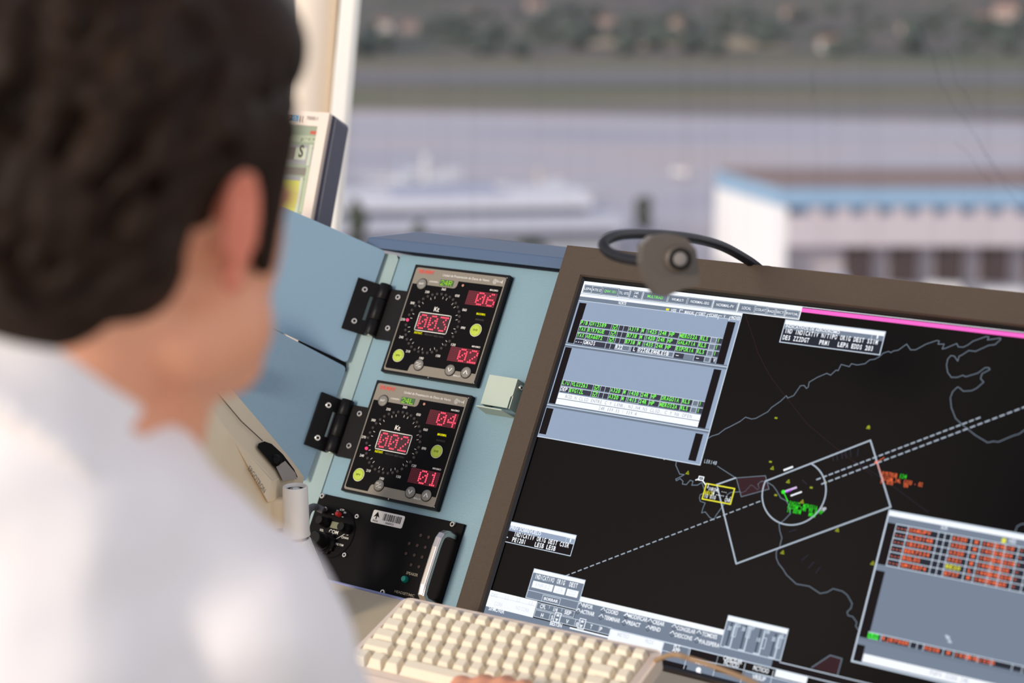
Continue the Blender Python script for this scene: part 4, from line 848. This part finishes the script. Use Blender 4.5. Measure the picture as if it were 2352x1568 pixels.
tr=n.new('ShaderNodeBsdfTransparent'); gl=n.new('ShaderNodeBsdfGlossy'); mx=n.new('ShaderNodeMixShader'); gl.inputs['Roughness'].default_value=.03; mx.inputs[0].default_value=.035
t_=n.new('ShaderNodeTexCoord'); mp_=n.new('ShaderNodeMapping'); mp_.inputs['Scale'].default_value=(22,1,.5); ns=n.new('ShaderNodeTexNoise'); ns.inputs['Scale'].default_value=1.5; ns.inputs['Detail'].default_value=3
crp=n.new('ShaderNodeValToRGB'); crp.color_ramp.elements[0].position=.3; crp.color_ramp.elements[0].color=(.885,.89,.90,1); crp.color_ramp.elements[1].position=.52; crp.color_ramp.elements[1].color=(.94,.95,.96,1)
l.new(t_.outputs['Object'],mp_.inputs[0]); l.new(mp_.outputs[0],ns.inputs['Vector']); l.new(ns.outputs[0],crp.inputs[0]); l.new(crp.outputs[0],tr.inputs[0])
l.new(tr.outputs[0],mx.inputs[1]); l.new(gl.outputs[0],mx.inputs[2]); l.new(mx.outputs[0],n['Material Output'].inputs[0])
gz=EYE.z-.60; lean_y=.23
mb=MB(); y0=3.02; mb.add([(-.325,y0,gz),(3.5,y0,gz),(3.5,y0+1.9*lean_y,gz+1.9),(-.20,y0+1.9*lean_y,gz+1.9)],[(0,1,2,3)],gm); wn=structure(mb.build('window_1'))
sm=bpy.data.materials.new('glass_scratch'); sm.use_nodes=True; n=sm.node_tree.nodes; l=sm.node_tree.links; n.remove(n['Principled BSDF']); tr=n.new('ShaderNodeBsdfTransparent'); tr.inputs[0].default_value=(.66,.67,.72,1); l.new(tr.outputs[0],n['Material Output'].inputs[0])
GP=Plane(Vector((0,y0-.004,gz)),(1,0,0),Vector((0,lean_y,1)).normalized())
mb=MB()
random.seed(5)
for pts in(((2112,55),(2135,110),(2160,190),(2190,245),(2218,275),(2246,320),(2262,345),(2290,400),(2318,440),(2352,480),(2380,520)),((2176,110),(2188,150),(2196,190),(2222,220),(2245,262)),((2190,325),(2225,350),(2250,395),(2290,430)),((1864,165),(1868,200),(1862,240)),((2246,320),(2262,350),(2300,400),(2330,430),(2370,440))):
    fine=[]
    for a,b in zip(pts[:-1],pts[1:]):
        for k in range(4): u=k/4; fine.append(GP(a[0]+(b[0]-a[0])*u+random.uniform(-2,2),a[1]+(b[1]-a[1])*u+random.uniform(-2,2)))
    strip(mb,fine,.0012,sm,0,GP.M)
o=mb.build('scratches',wn)

# ---------------------------------------------------------------- the airfield outside
GZ=EYE.z-35
def gnd(px,py): r=ray(px,py); return EYE+r*((GZ-EYE.z)/r.z)
def ground_mat(name,stops,scale,detail=6,rough=1,stretch=(1,1,1)):
    m=bpy.data.materials.new(name); m.use_nodes=True; n=m.node_tree.nodes; l=m.node_tree.links; b=n['Principled BSDF']; b.inputs['Roughness'].default_value=rough; b.inputs['Specular IOR Level'].default_value=.1
    t=n.new('ShaderNodeTexCoord'); mp=n.new('ShaderNodeMapping'); mp.inputs['Scale'].default_value=stretch; ns=n.new('ShaderNodeTexNoise'); ns.inputs['Scale'].default_value=scale; ns.inputs['Detail'].default_value=detail; c=n.new('ShaderNodeValToRGB')
    while len(c.color_ramp.elements)<len(stops): c.color_ramp.elements.new(.5)
    for e,(p,q) in zip(c.color_ramp.elements,stops): e.position=p; e.color=(*srgb(q),1)
    l.new(t.outputs['Object'],mp.inputs[0]); l.new(mp.outputs[0],ns.inputs['Vector']); l.new(ns.outputs[0],c.inputs[0]); l.new(c.outputs[0],b.inputs['Base Color']); return m
land=ground_mat('countryside',[(.36,(78,84,82)),(.45,(100,104,90)),(.52,(118,110,104)),(.60,(92,92,98)),(.68,(132,120,108))],.012,5)
grass=ground_mat('dry_grass',[(.35,(104,112,88)),(.55,(122,120,102)),(.7,(134,122,110))],.02,4,stretch=(.3,1,1))
tarmac=ground_mat('tarmac',[(.35,(120,120,124)),(.65,(132,130,132))],.02,4,stretch=(.2,1,1))
apron=ground_mat('apron_concrete',[(.3,(172,172,184)),(.5,(190,188,198)),(.66,(196,186,188))],.03,5,stretch=(.35,1,1))
def gquad(name,p,m,dz,label=None):
    mb=MB(); mb.add([gnd(*q)+Vector((0,0,dz)) for q in p],[(0,1,2,3)],m); o=mb.build(name); structure(o,label); return o
# open country with low hills far away
mb=MB(); nx,ny=60,70; vs=[];fs=[]
for j in range(ny):
    for i in range(nx):
        y=150+(j/(ny-1))**1.7*5200; x=(i/(nx-1)-.5)*(700+y*1.5); hgt=max(0,(y-1700)/1000)*55*(.6+.8*noise.noise(Vector((x/900,y/900,0))))
        vs.append((x,y,GZ-1.4+max(0,hgt)))
for j in range(ny-1):
    for i in range(nx-1): a=j*nx+i; fs.append((a,a+1,a+nx+1,a+nx))
mb.add(vs,fs,land,None,True); structure(mb.build('countryside_ground'))
gquad('airfield_grass',[(-900,262),(3300,292),(3300,128),(-900,128)],grass,-1.0)
gquad('runway',[(-900,190),(3300,192),(3300,158),(-900,156)],tarmac,-.6)
gquad('taxiway',[(-900,262),(3300,262),(3300,232),(-900,246)],tarmac,-.6)
gquad('dirt_verge',[(-900,229),(3300,304),(3300,286),(-900,213)],ground_mat('verge',[(.4,(158,142,134)),(.6,(148,140,138))],.02),-.3)
gquad('apron',[(-1500,1250),(3800,1250),(3300,300),(-900,225)],apron,0)
gquad('service_road',[(-900,585),(3300,640),(3300,600),(-900,555)],ground_mat('road_grey',[(.4,(150,148,160)),(.6,(164,160,170))],.03),.05)
def hbox(name,label,cat,group=None): return thing(name,label,cat,None,group)
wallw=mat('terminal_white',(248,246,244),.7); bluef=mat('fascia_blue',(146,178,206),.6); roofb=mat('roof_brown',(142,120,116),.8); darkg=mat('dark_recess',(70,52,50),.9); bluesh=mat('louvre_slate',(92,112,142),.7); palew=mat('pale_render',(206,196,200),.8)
# terminal building on the right: end wall recedes to the left, facade runs right
nr=gnd(1782,655); fl=gnd(1640,597); far_r=gnd(3300,655)
ed=(far_r-nr); ed.z=0; L=ed.length; ed.normalize(); back=(fl-nr); back.z=0; BD=back.length; back.normalize()
def at_h(p,h): return Vector((p.x,p.y,GZ+h))
# height so the top edge meets y=432
r=ray(1782,432); dd=nr.y/r.y; HT=(EYE+r*dd).z-GZ
tb=hbox('terminal_building','white terminal block with light blue fascia band behind the radar monitor','building')
def slab(mb,h0,h1,u0,u1,m,o0=0,o1=None):
    o1=BD if o1 is None else o1
    A=[nr+ed*u0+back*o0,nr+ed*u1+back*o0,nr+ed*u1+back*o1,nr+ed*u0+back*o1]
    vs=[at_h(p,h0) for p in A]+[at_h(p,h1) for p in A]; mb.add(vs,[(3,2,1,0),(4,5,6,7),(0,1,5,4),(1,2,6,5),(2,3,7,6),(3,0,4,7)],m)
px=dd/FPX*1.02
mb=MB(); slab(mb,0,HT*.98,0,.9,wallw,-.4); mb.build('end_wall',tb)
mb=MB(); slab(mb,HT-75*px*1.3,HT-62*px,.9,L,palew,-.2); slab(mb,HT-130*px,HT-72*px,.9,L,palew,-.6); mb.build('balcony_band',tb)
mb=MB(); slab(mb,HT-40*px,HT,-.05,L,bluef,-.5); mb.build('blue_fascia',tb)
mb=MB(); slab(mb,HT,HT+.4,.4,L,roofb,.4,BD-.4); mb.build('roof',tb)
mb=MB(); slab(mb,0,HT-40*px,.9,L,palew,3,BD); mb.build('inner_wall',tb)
mb=MB()
for k in range(22): slab(mb,HT-62*px,HT-40*px,2+k*3.1,3.6+k*3.1,bluesh,.3,3); slab(mb,HT-62*px,HT-40*px,3.6+k*3.1,5.1+k*3.1,palew,0,3)
mb.build('upper_windows',tb)
for k in range(6):
    mb=MB(); u=9+k*5.2; slab(mb,.1,HT-130*px,u,u+2.2,darkg,1.0,3); mb.build('doorway',tb)
# long low building on the left
la=gnd(700,602);lb=gnd(1395,588); e2=(lb-la);e2.z=0; L2=e2.length; e2.normalize(); b2=Vector((-e2.y,e2.x,0))
pb=hbox('pier_building','long low grey pier building with pale roof edges, left of the terminal','building')
def slab2(mb,h0,h1,u0,u1,o0,o1,m):
    A=[la+e2*u0+b2*o0,la+e2*u1+b2*o0,la+e2*u1+b2*o1,la+e2*u0+b2*o1]; vs=[at_h(p,h0) for p in A]+[at_h(p,h1) for p in A]; mb.add(vs,[(3,2,1,0),(4,5,6,7),(0,1,5,4),(1,2,6,5),(2,3,7,6),(3,0,4,7)],m)
gw=mat('pier_grey',(176,178,184),.8); gd=mat('pier_glazing',(78,82,98),.5); gl_=mat('pier_roof',(200,202,214),.8)
mb=MB(); slab2(mb,0,2.2,0,L2+1,0,4,gw); mb.build('lower_wall',pb)
mb=MB(); slab2(mb,2.2,3.3,0,L2+1,-.1,4,gd); mb.build('lower_glazing',pb)
mb=MB(); slab2(mb,3.3,4.6,0,L2+2,-.2,14,gl_); mb.build('lower_roof',pb)
mb=MB(); slab2(mb,4.6,5.5,0,L2-2,5.4,14,gd); mb.build('upper_glazing',pb)
mb=MB(); slab2(mb,5.5,6.6,3,L2-1,5.5,20,mat('pier_roof_white',(222,222,230),.8)); mb.build('upper_roof',pb)
mb=MB(); slab2(mb,6.6,7.6,L2*.3,L2*.66,9,16,mat('pier_plant',(170,176,196),.8)); mb.build('roof_plant',pb)
# parked aircraft seen over the pier: fuselage, wing, tail fin
def aircraft(px,py,hd,label,finc,scale=1):
    p=gnd(px,py); t=thing('aircraft',label,'aircraft',Matrix.Translation(p)@Matrix.Rotation(R_(hd),4,'Z')@Matrix.Scale(scale,4),'parked aircraft on the apron')
    wm=mat('aircraft_white',(244,242,240),.4); fm=mat('fin_'+finc[0],finc[1],.5)
    mb=MB(); prof=[(.1,-16),(.9,-15),(1.7,-13),(2,-10),(2,8),(1.5,13),(.5,17)]; mb.lathe([(a,b) for a,b in prof],wm,Matrix.Translation((0,0,3.4))@Matrix.Rotation(R_(90),4,'X'),20); mb.build('fuselage',t)
    mb=MB(); mb.add([(0,-3,2.6),(16,4,3.6),(16,6,3.6),(0,4,2.6),(-16,4,3.6),(-16,6,3.6),(0,-3,2.9),(16,4,3.7),(16,6,3.7),(0,4,2.9),(-16,4,3.7),(-16,6,3.7)],[(0,3,2,1),(0,4,5,3),(6,7,8,9),(6,9,11,10),(0,1,7,6),(1,2,8,7),(2,3,9,8),(0,6,10,4),(4,10,11,5),(5,11,9,3)],wm); mb.build('wing',t)
    mb=MB(); mb.prism([(-9,4.8),(-12.5,10.8),(-15.2,10.8),(-14.8,4.4)],-.25,.25,fm,Matrix(((0,0,1,0),(-1,0,0,0),(0,1,0,0),(0,0,0,1)))); mb.build('tail_fin',t)
    for s in(-1,1):
        mb=MB(); mb.lathe([(.8,-1.6),(1,-.8),(1,.8),(.6,1.8)],wm,Matrix.Translation((s*5.4,1,1.9))@Matrix.Rotation(R_(90),4,'X'),16); mb.build('engine',t)
    mb=MB()
    for q in((0,-12),(2.4,1.5),(-2.4,1.5)): mb.box((q[0]-.3,q[1]-.5,0),(q[0]+.3,q[1]+.5,2.6),darkg)
    mb.build('landing_gear',t)
aircraft(1016,452,168,'parked aircraft with a tall white tail fin over the pier roof',('white',(250,248,244)),.72)
aircraft(940,425,172,'parked aircraft with a pale blue tail fin, leftmost over the pier',('blue',(190,204,230)),.48)
aircraft(1262,455,165,'parked aircraft with cream tail at the right end of the pier',('cream',(238,226,216)),.5)
aircraft(2110,800,60,'white aircraft parked in front of the terminal doorways',('slate',(150,156,176)),.6)
aircraft(1560,405,200,'small aircraft alone on the open apron left of the terminal',('peach',(226,210,200)),.2)
def van(px,py,hd,label):
    p=gnd(px,py); t=thing('service_van',label,'van',Matrix.Translation(p)@Matrix.Rotation(R_(hd),4,'Z'),'vans in front of the terminal'); wm=MATS['aircraft_white']
    mb=MB(); mb.prism([(-2.6,.45),(2.4,.45),(2.6,1.1),(1.7,1.35),(1.1,2.2),(-2.6,2.2)],-.95,.95,wm,Matrix(((1,0,0,0),(0,0,1,0),(0,1,0,0),(0,0,0,1)))); mb.build('body',t,.05)
    mb=MB(); mb.box((1.15,-.8,1.4),(1.62,.8,2.0),darkg); mb.build('windscreen',t)
    for x in(-1.7,1.6):
        for y in(-.95,.75):
            mb=MB(); mb.cyl((0,0),.36,0,.2,black_mat,Matrix.Translation((x,y+.2,.36))@Matrix.Rotation(R_(90),4,'X'),16); mb.build('wheel',t)
van(1985,706,15,'white van at the left of the terminal doorways'); van(2180,700,-20,'white van at the middle of the terminal doorways'); van(2320,712,5,'white van at the right end of the terminal doorways')
# trees: near ones by the pier, far ones scattered over the country
crown_g=mat('tree_green',(74,78,66),.9,var=.3,vscale=.3); trunk=mat('trunk_brown',(96,80,68),.9); crown_far=mat('far_tree_green',(76,86,80),.9,var=.2,vscale=.05)
def tree(px,py,h,wd,label,cat='tree',group=None,crm=None,tall=.55):
    p=gnd(px,py); t=thing('tree',label,cat,Matrix.Translation(p),group); random.seed(int(px*7+py))
    mb=MB()
    for k in range(9):
        a=random.uniform(0,6.28); rr=wd*.28*random.random(); mb.ellipsoid((rr*math.cos(a),rr*math.sin(a),h*(tall+.9*(random.random()-.2)*(1-tall))),(wd*.3,wd*.3,h*(1-tall)*.42),crm or crown_g,None,10,7)
    for i,v in enumerate(mb.v): mb.v[i]=v+Vector((noise.noise(v*.8),noise.noise(v*.8+Vector((9,0,0))),0))*wd*.08
    mb.build('crown',t); mb=MB(); mb.lathe([(wd*.07,0),(wd*.04,h*.7)],trunk,None,8); mb.build('trunk',t); return t
tree(822,622,8.4,2.6,'dark palm-like tree at the far left end of the pier'); tree(963,622,6.4,2.4,'brownish tree in front of the left part of the pier'); tree(1475,560,6.3,2.6,'single tree on the apron right of the pier'); tree(1222,640,4.6,3.4,'low bush in front of the pier behind the console'); 
random.seed(11)
pt=None
hs=[gnd(*q) for q in((880,64),(942,66),(1228,18),(1902,108),(1812,35),(2310,40),(2250,55),(1390,60),(1560,62),(2085,70))]
for k in range(150):
    r_=random.random(); px=random.uniform(700,2500); py=126-100*random.random()**.8-0
    p=gnd(px,max(py,-30)); s=random.uniform(.7,1.6)
    if any((p-q).length<24 for q in hs): continue
    hs.append(p)
    if pt is None:
        pt=tree(px,py,7,9,'dark tree beyond the runway',group='trees beyond the runway',crm=crown_far,tall=.3); continue
    c=pt.copy(); col.objects.link(c); c.matrix_world=Matrix.Translation(p+Vector((0,0,-1.4)))@Matrix.Rotation(random.uniform(0,6),4,'Z')@Matrix.Diagonal((s*1.5,s,s*.9,1))
    for ch in list(pt.children):
        d=ch.copy(); col.objects.link(d); d.parent=c
hm_=mat('house_wall',(206,184,174),.8); hr=mat('house_roof',(150,112,96),.8)
def house(px,py,s,label,wm=None):
    p=gnd(px,py)+Vector((0,0,-1.4)); t=thing('house',label,'house',Matrix.Translation(p)@Matrix.Rotation(R_(random.uniform(-25,25)),4,'Z'),'houses beyond the runway')
    mb=MB(); mb.box((-5*s,-4*s,0),(5*s,4*s,5*s),wm or hm_); mb.build('wall',t)
    mb=MB(); mb.prism([(-4.6*s,0),(4.6*s,0),(0,2.2*s)],-5.5*s,5.5*s,hr,Matrix(((0,0,1,0),(1,0,0,0),(0,1,0,5*s),(0,0,0,1)))); mb.build('roof',t)
    mb=MB()
    for x in(-2.6,0,2.6): mb.box((x*s-.6*s,-4*s-.06,1.5*s),(x*s+.6*s,-4*s,3.2*s),darkg)
    mb.build('window',t)
white_h=mat('house_white',(232,226,220),.8)
for px_,py_,s_,l_,m_ in((880,64,.9,'pale house at the far left beyond the runway',white_h),(942,66,.8,'pinkish house beside the pale one beyond the runway',None),(1228,18,1.3,'large pinkish house at the top edge beyond the runway',None),(1902,108,.9,'lone pale pink house nearest the runway',white_h),(1812,35,1.0,'cream house above the lone pink one',None),(2310,40,1.7,'big pink house at the top right corner',None),(2250,55,1.2,'smaller pink house left of the big one at the top right',None),(1390,60,1.0,'brown-pink house near the middle of the hillside',None),(1560,62,1.0,'tan house right of the middle of the hillside',None),(2085,70,.8,'small grey-pink house between the lone house and the corner',None)): house(px_,py_,s_,l_,m_)
gquad('tan_field',[(1330,102),(1830,112),(1700,84),(1420,78)],ground_mat('tan_field',[(.4,(170,154,128)),(.6,(152,140,122))],.02),-.8)

# ---------------------------------------------------------------- the person, seen from behind on the left
skin=mat('skin',(234,164,128),.5,0,.4,var=.05,vscale=30,sss=.15); hairm=mat('dark_brown_hair',(40,27,18),.55,0,.14,bump=1,bscale=90,var=.5,vscale=38); shirt_m=mat('white_shirt_cotton',(246,240,238),.75,0,.2,var=.02,vscale=60)
shoes=mat('dark_trousers',(38,40,52),.8)
person=thing('person','dark-haired person in a white shirt seen from behind, right hand on the keyboard','person',Matrix.Translation(EYE+Vector((-.27,.85,-.9))))
PO=EYE+Vector((-.27,.85,-.9)); 
YAW=R_(40)
HC=EYE+Vector((-.214,.975,-.130))
Fw=Vector((math.sin(YAW),math.cos(YAW),0)); Rt=Vector((math.cos(YAW),-math.sin(YAW),0)); pitch=R_(-14)
Fp=(Fw*math.cos(pitch)+Vector((0,0,1))*math.sin(pitch)).normalized(); Up=Rt.cross(Fp).normalized()
HM=Matrix(((Rt.x,Fp.x,Up.x,HC.x),(Rt.y,Fp.y,Up.y,HC.y),(Rt.z,Fp.z,Up.z,HC.z),(0,0,0,1)))
def cap(mb,a,b,ra,rb,m,T=None,seg=20,sq=1.0):
    """tapered capsule from a to b"""
    a=Vector(a);b=Vector(b); d=b-a; L=d.length; q=d.to_track_quat('Z','Y').to_matrix().to_4x4(); M=(T or Matrix())@Matrix.Translation(a)@q@Matrix.Diagonal((1,sq,1,1))
    pr=[(ra*math.sin(t),-ra*math.cos(t)) for t in[math.pi/2*k/6 for k in range(1,7)]]+[(rb*math.cos(t),L+rb*math.sin(t)) for t in[math.pi/2*k/6 for k in range(0,6)]]
    mb.lathe(pr,m,M,seg)
def remesh(mb,name,parent,vox,smooth=8,disp=None,m=None):
    o=mb.build(name); r=o.modifiers.new('r','REMESH'); r.mode='VOXEL'; r.voxel_size=vox; r.use_smooth_shade=True
    s=o.modifiers.new('s','SMOOTH'); s.iterations=smooth; s.factor=.5
    bpy.context.view_layer.update(); dg=bpy.context.evaluated_depsgraph_get(); me=bpy.data.meshes.new_from_object(o.evaluated_get(dg)); 
    if disp:
        me.update(); ns=[v.normal.copy() for v in me.vertices]
        for v,nn in zip(me.vertices,ns): v.co=v.co+nn*disp(v.co,nn)
    me.materials.clear(); me.materials.append(m)
    for p in me.polygons: p.use_smooth=True; p.material_index=0
    bpy.data.objects.remove(o); o=bpy.data.objects.new(name,me); col.objects.link(o); o.parent=parent; o.matrix_parent_inverse=parent.matrix_world.inverted(); return o
C7=EYE+Vector((-.262,.905,-.235)); NB=C7+Vector((.012,.060,-.012))
SR=at(535,1452,1.0); SL=EYE+Vector((-.455,.86,-.36))
chest=EYE+Vector((-.30,.93,-.50)); belly=EYE+Vector((-.33,.86,-.72)); hips=EYE+Vector((-.35,.80,-.93))
tip=KB.w(*KB(1150,1584,.008),.008)
ER=EYE+Vector((-.097,1.19,-.68)); WR=tip+Vector((-.035,-.155,.012))
EL=EYE+Vector((-.46,1.10,-.64)); WL_=EYE+Vector((-.44,1.32,-.665))
b=MB()
# head in its own frame (x right, y forward, z up)
b.ellipsoid((0,-.012,.030),(.076,.095,.088),skin,HM,32,20)
b.ellipsoid((0,.030,-.010),(.066,.066,.085),skin,HM,28,18)
b.ellipsoid((0,.034,-.058),(.070,.060,.050),skin,HM,24,14)
b.ellipsoid((.004,.068,-.078),(.040,.030,.026),skin,HM,20,12)     # chin
for s in(-1,1):
    b.ellipsoid((s*.052,.018,-.068),(.018,.036,.026),skin,HM,16,10)     # jaw corner
    b.ellipsoid((s*.040,.056,-.020),(.020,.018,.018),skin,HM,16,10)     # cheek
    cap(b,(s*.034,.082,.022),(s*.012,.088,.020),.008,.008,skin,HM,12)  # brow
    b.ellipsoid((s*.030,.078,.004),(.011,.010,.008),skin,HM,12,8)
    # ear: helix, lobe, tragus
    for k in range(9):
        a0=R_(-60+k*26);a1=R_(-60+(k+1)*26)
        p=lambda a:(s*(.079+.012*(.5+.5*math.sin(a-.4))),-.010-.018*math.cos(a-R_(90))*1.0+0,.006+.031*math.sin(a))
        p=lambda a:(s*(.078+.008*max(0,-math.cos(a))),.010+.014*math.cos(a),.000+.028*math.sin(a))
        if k<8: cap(b,p(R_(-70+k*36)),p(R_(-70+(k+1)*36)),.0042,.0042,skin,HM,8)
    b.ellipsoid((s*.074,.012,.000),(.006,.011,.023),skin,HM,14,10); b.ellipsoid((s*.078,.014,-.030),(.006,.009,.010),skin,HM,12,8)
cap(b,(0,.088,.014),(0,.104,-.022),.006,.011,skin,HM,14); cap(b,(-.018,.082,-.052),(.018,.082,-.052),.008,.008,skin,HM,12)
nk=HM@Vector((0,-.028,-.045)); nf=HM@Vector((0,.012,-.075))
cap(b,nk,C7+Vector((.004,.032,-.02)),.060,.060,skin,None,24); cap(b,nf,NB+Vector((.008,.045,-.03)),.054,.057,skin,None,20)
# trunk and shoulders
cap(b,C7+Vector((.01,.03,-.035)),SR,.050,.050,skin); cap(b,C7+Vector((-.01,.02,-.02)),SL,.062,.058,skin)
cap(b,C7+Vector((0,.03,-.05)),chest,.085,.125,skin); cap(b,chest+Vector((.05,.03,0)),belly,.115,.120,skin); cap(b,chest+Vector((-.06,0,0)),belly,.115,.120,skin); cap(b,belly,hips,.130,.150,skin)
for sh,el,wr in((SR,ER,WR),(SL,EL,WL_)):
    cap(b,sh,el,.052,.040,skin); cap(b,el,wr,.040,.026,skin)
def hand(wr,tp,side):
    f=(tp-wr).normalized(); r=f.cross(Vector((0,0,1))).normalized()*side; u=r.cross(f)*side
    pl=wr+f*.045
    M=Matrix(((r.x,f.x,u.x,0),(r.y,f.y,u.y,0),(r.z,f.z,u.z,0),(0,0,0,1)))
    for k in range(4):
        x=(-.030+.020*k); cap(b,wr+r*x*.5+f*.01,wr+r*x+f*.088,.017,.0125,skin,None,12)
        L=(.062,.074,.078,.068)[k]*.92 ; a=wr+r*x+f*.090; m1=a+f*L*.42+u*.010; m2=m1+f*L*.33-u*.006; e=m2+f*L*.18-u*.016
        cap(b,a,m1,.0105,.0090,skin,None,10);cap(b,m1,m2,.0090,.0080,skin,None,10);cap(b,m2,e,.0080,.0070,skin,None,10)
    a=wr+r*-.026+f*.02; m1=a-r*.022+f*.036-u*.008; m2=m1-r*.006+f*.030-u*.004; cap(b,a,m1,.015,.012,skin,None,10); cap(b,m1,m2,.011,.009,skin,None,10)
    cap(b,wr-f*.02,wr+f*.03,.026,.026,skin,None,14)
hand(WR,tip+Vector((0,0,.012)),1); hand(WL_,WL_+Vector((.03,.18,-.02)),-1)
body=remesh(b,'body',person,.0042,4,None,skin)
body.data.materials.append(mat('flushed_ear_skin',(228,134,106),.5,0,.4,sss=.15)); HI=HM.inverted()
for p in body.data.polygons:
    c=HI@p.center
    if abs(c.x)>.0745 and -.012<c.y<.032 and -.045<c.z<.040: p.material_index=1
# shirt: trunk, sleeves, collar
b=MB()
cap(b,C7+Vector((.010,.030,-.03)),SR,.046,.062,shirt_m); cap(b,C7+Vector((-.01,.02,-.03)),SL,.080,.080,shirt_m)
cap(b,C7+Vector((0,.03,-.075)),chest,.098,.145,shirt_m); cap(b,chest+Vector((.06,.03,0)),belly,.130,.135,shirt_m); cap(b,chest+Vector((-.07,0,0)),belly,.130,.135,shirt_m); cap(b,belly,hips,.148,.165,shirt_m)
for sh,el,wr in((SR,ER,WR),(SL,EL,WL_)):
    cap(b,sh,el,.064,.056,shirt_m); cap(b,el,wr+(el-wr)*.12,.056,.038,shirt_m)
def folds(p,n): 
    q=p*9; return .006*noise.noise(Vector((q.x+q.z*.5,q.y,q.z*1.6)))+.0035*noise.noise(p*24)
remesh(b,'shirt',person,.006,8,folds,shirt_m)
b=MB(); cd=(HM@Vector((0,-.01,-.06))-C7).normalized(); cc=C7+Vector((-.006,.032,-.002))
M=Matrix.Translation(cc)@cd.to_track_quat('Z','Y').to_matrix().to_4x4()
b.lathe([(.078,-.040),(.070,.000),(.068,.020),(.071,.022),(.076,.002),(.086,-.040)],shirt_m,M,48)
remesh(b,'shirt_collar',person,.0035,3,lambda p,n:.003*noise.noise(p*30),shirt_m)
# hair: a cap of overlapping locks over the skull
b=MB(); random.seed(21)
b.ellipsoid((.010,.012,.098),(.072,.068,.050),hairm,HM,28,16)
b.ellipsoid((.020,.012,.070),(.052,.056,.045),hairm,HM,28,16)
b.ellipsoid((0,-.020,.050),(.089,.104,.092),hairm,HM,32,20)
b.ellipsoid((0,-.050,.000),(.078,.072,.085),hairm,HM,28,18)
b.ellipsoid((0,-.058,-.052),(.060,.046,.042),hairm,HM,24,14)
for s in(-1,1): 
    cap(b,(s*.070,.036,.055),(s*.070,.041,-.020),.013,.007,hairm,HM,12); cap(b,(s*.068,-.030,.05),(s*.066,-.036,-.03),.024,.018,hairm,HM,12); b.ellipsoid((s*.040,-.040,-.030),(.034,.044,.038),hairm,HM,20,12)
for k in range(420):
    th=random.uniform(0,2*math.pi); ph=random.uniform(-.62,1.45)
    d=Vector((math.cos(ph)*math.cos(th),math.cos(ph)*math.sin(th),math.sin(ph)))
    if d.y>.35 and d.z<.40: continue
    if d.y>.05 and d.z<.12: continue
    c=Vector((0,-.028,.028)); p=c+Vector((d.x*.088,d.y*.100,d.z*.112))
    if d.z<-.1: p.y-=.01
    fl=Vector((random.uniform(-.5,.5)+d.x*.3,-.5+random.uniform(-.4,.3),-.8)); fl=(fl-d*fl.dot(d)).normalized(); L=random.uniform(.018,.040)
    cap(b,p,p+fl*L*.6+d*.006,.0085,.0065,hairm,HM,7); cap(b,p+fl*L*.6+d*.006,p+fl*L+d*.003,.0065,.002,hairm,HM,7)
remesh(b,'hair',person,.0030,1,None,hairm)
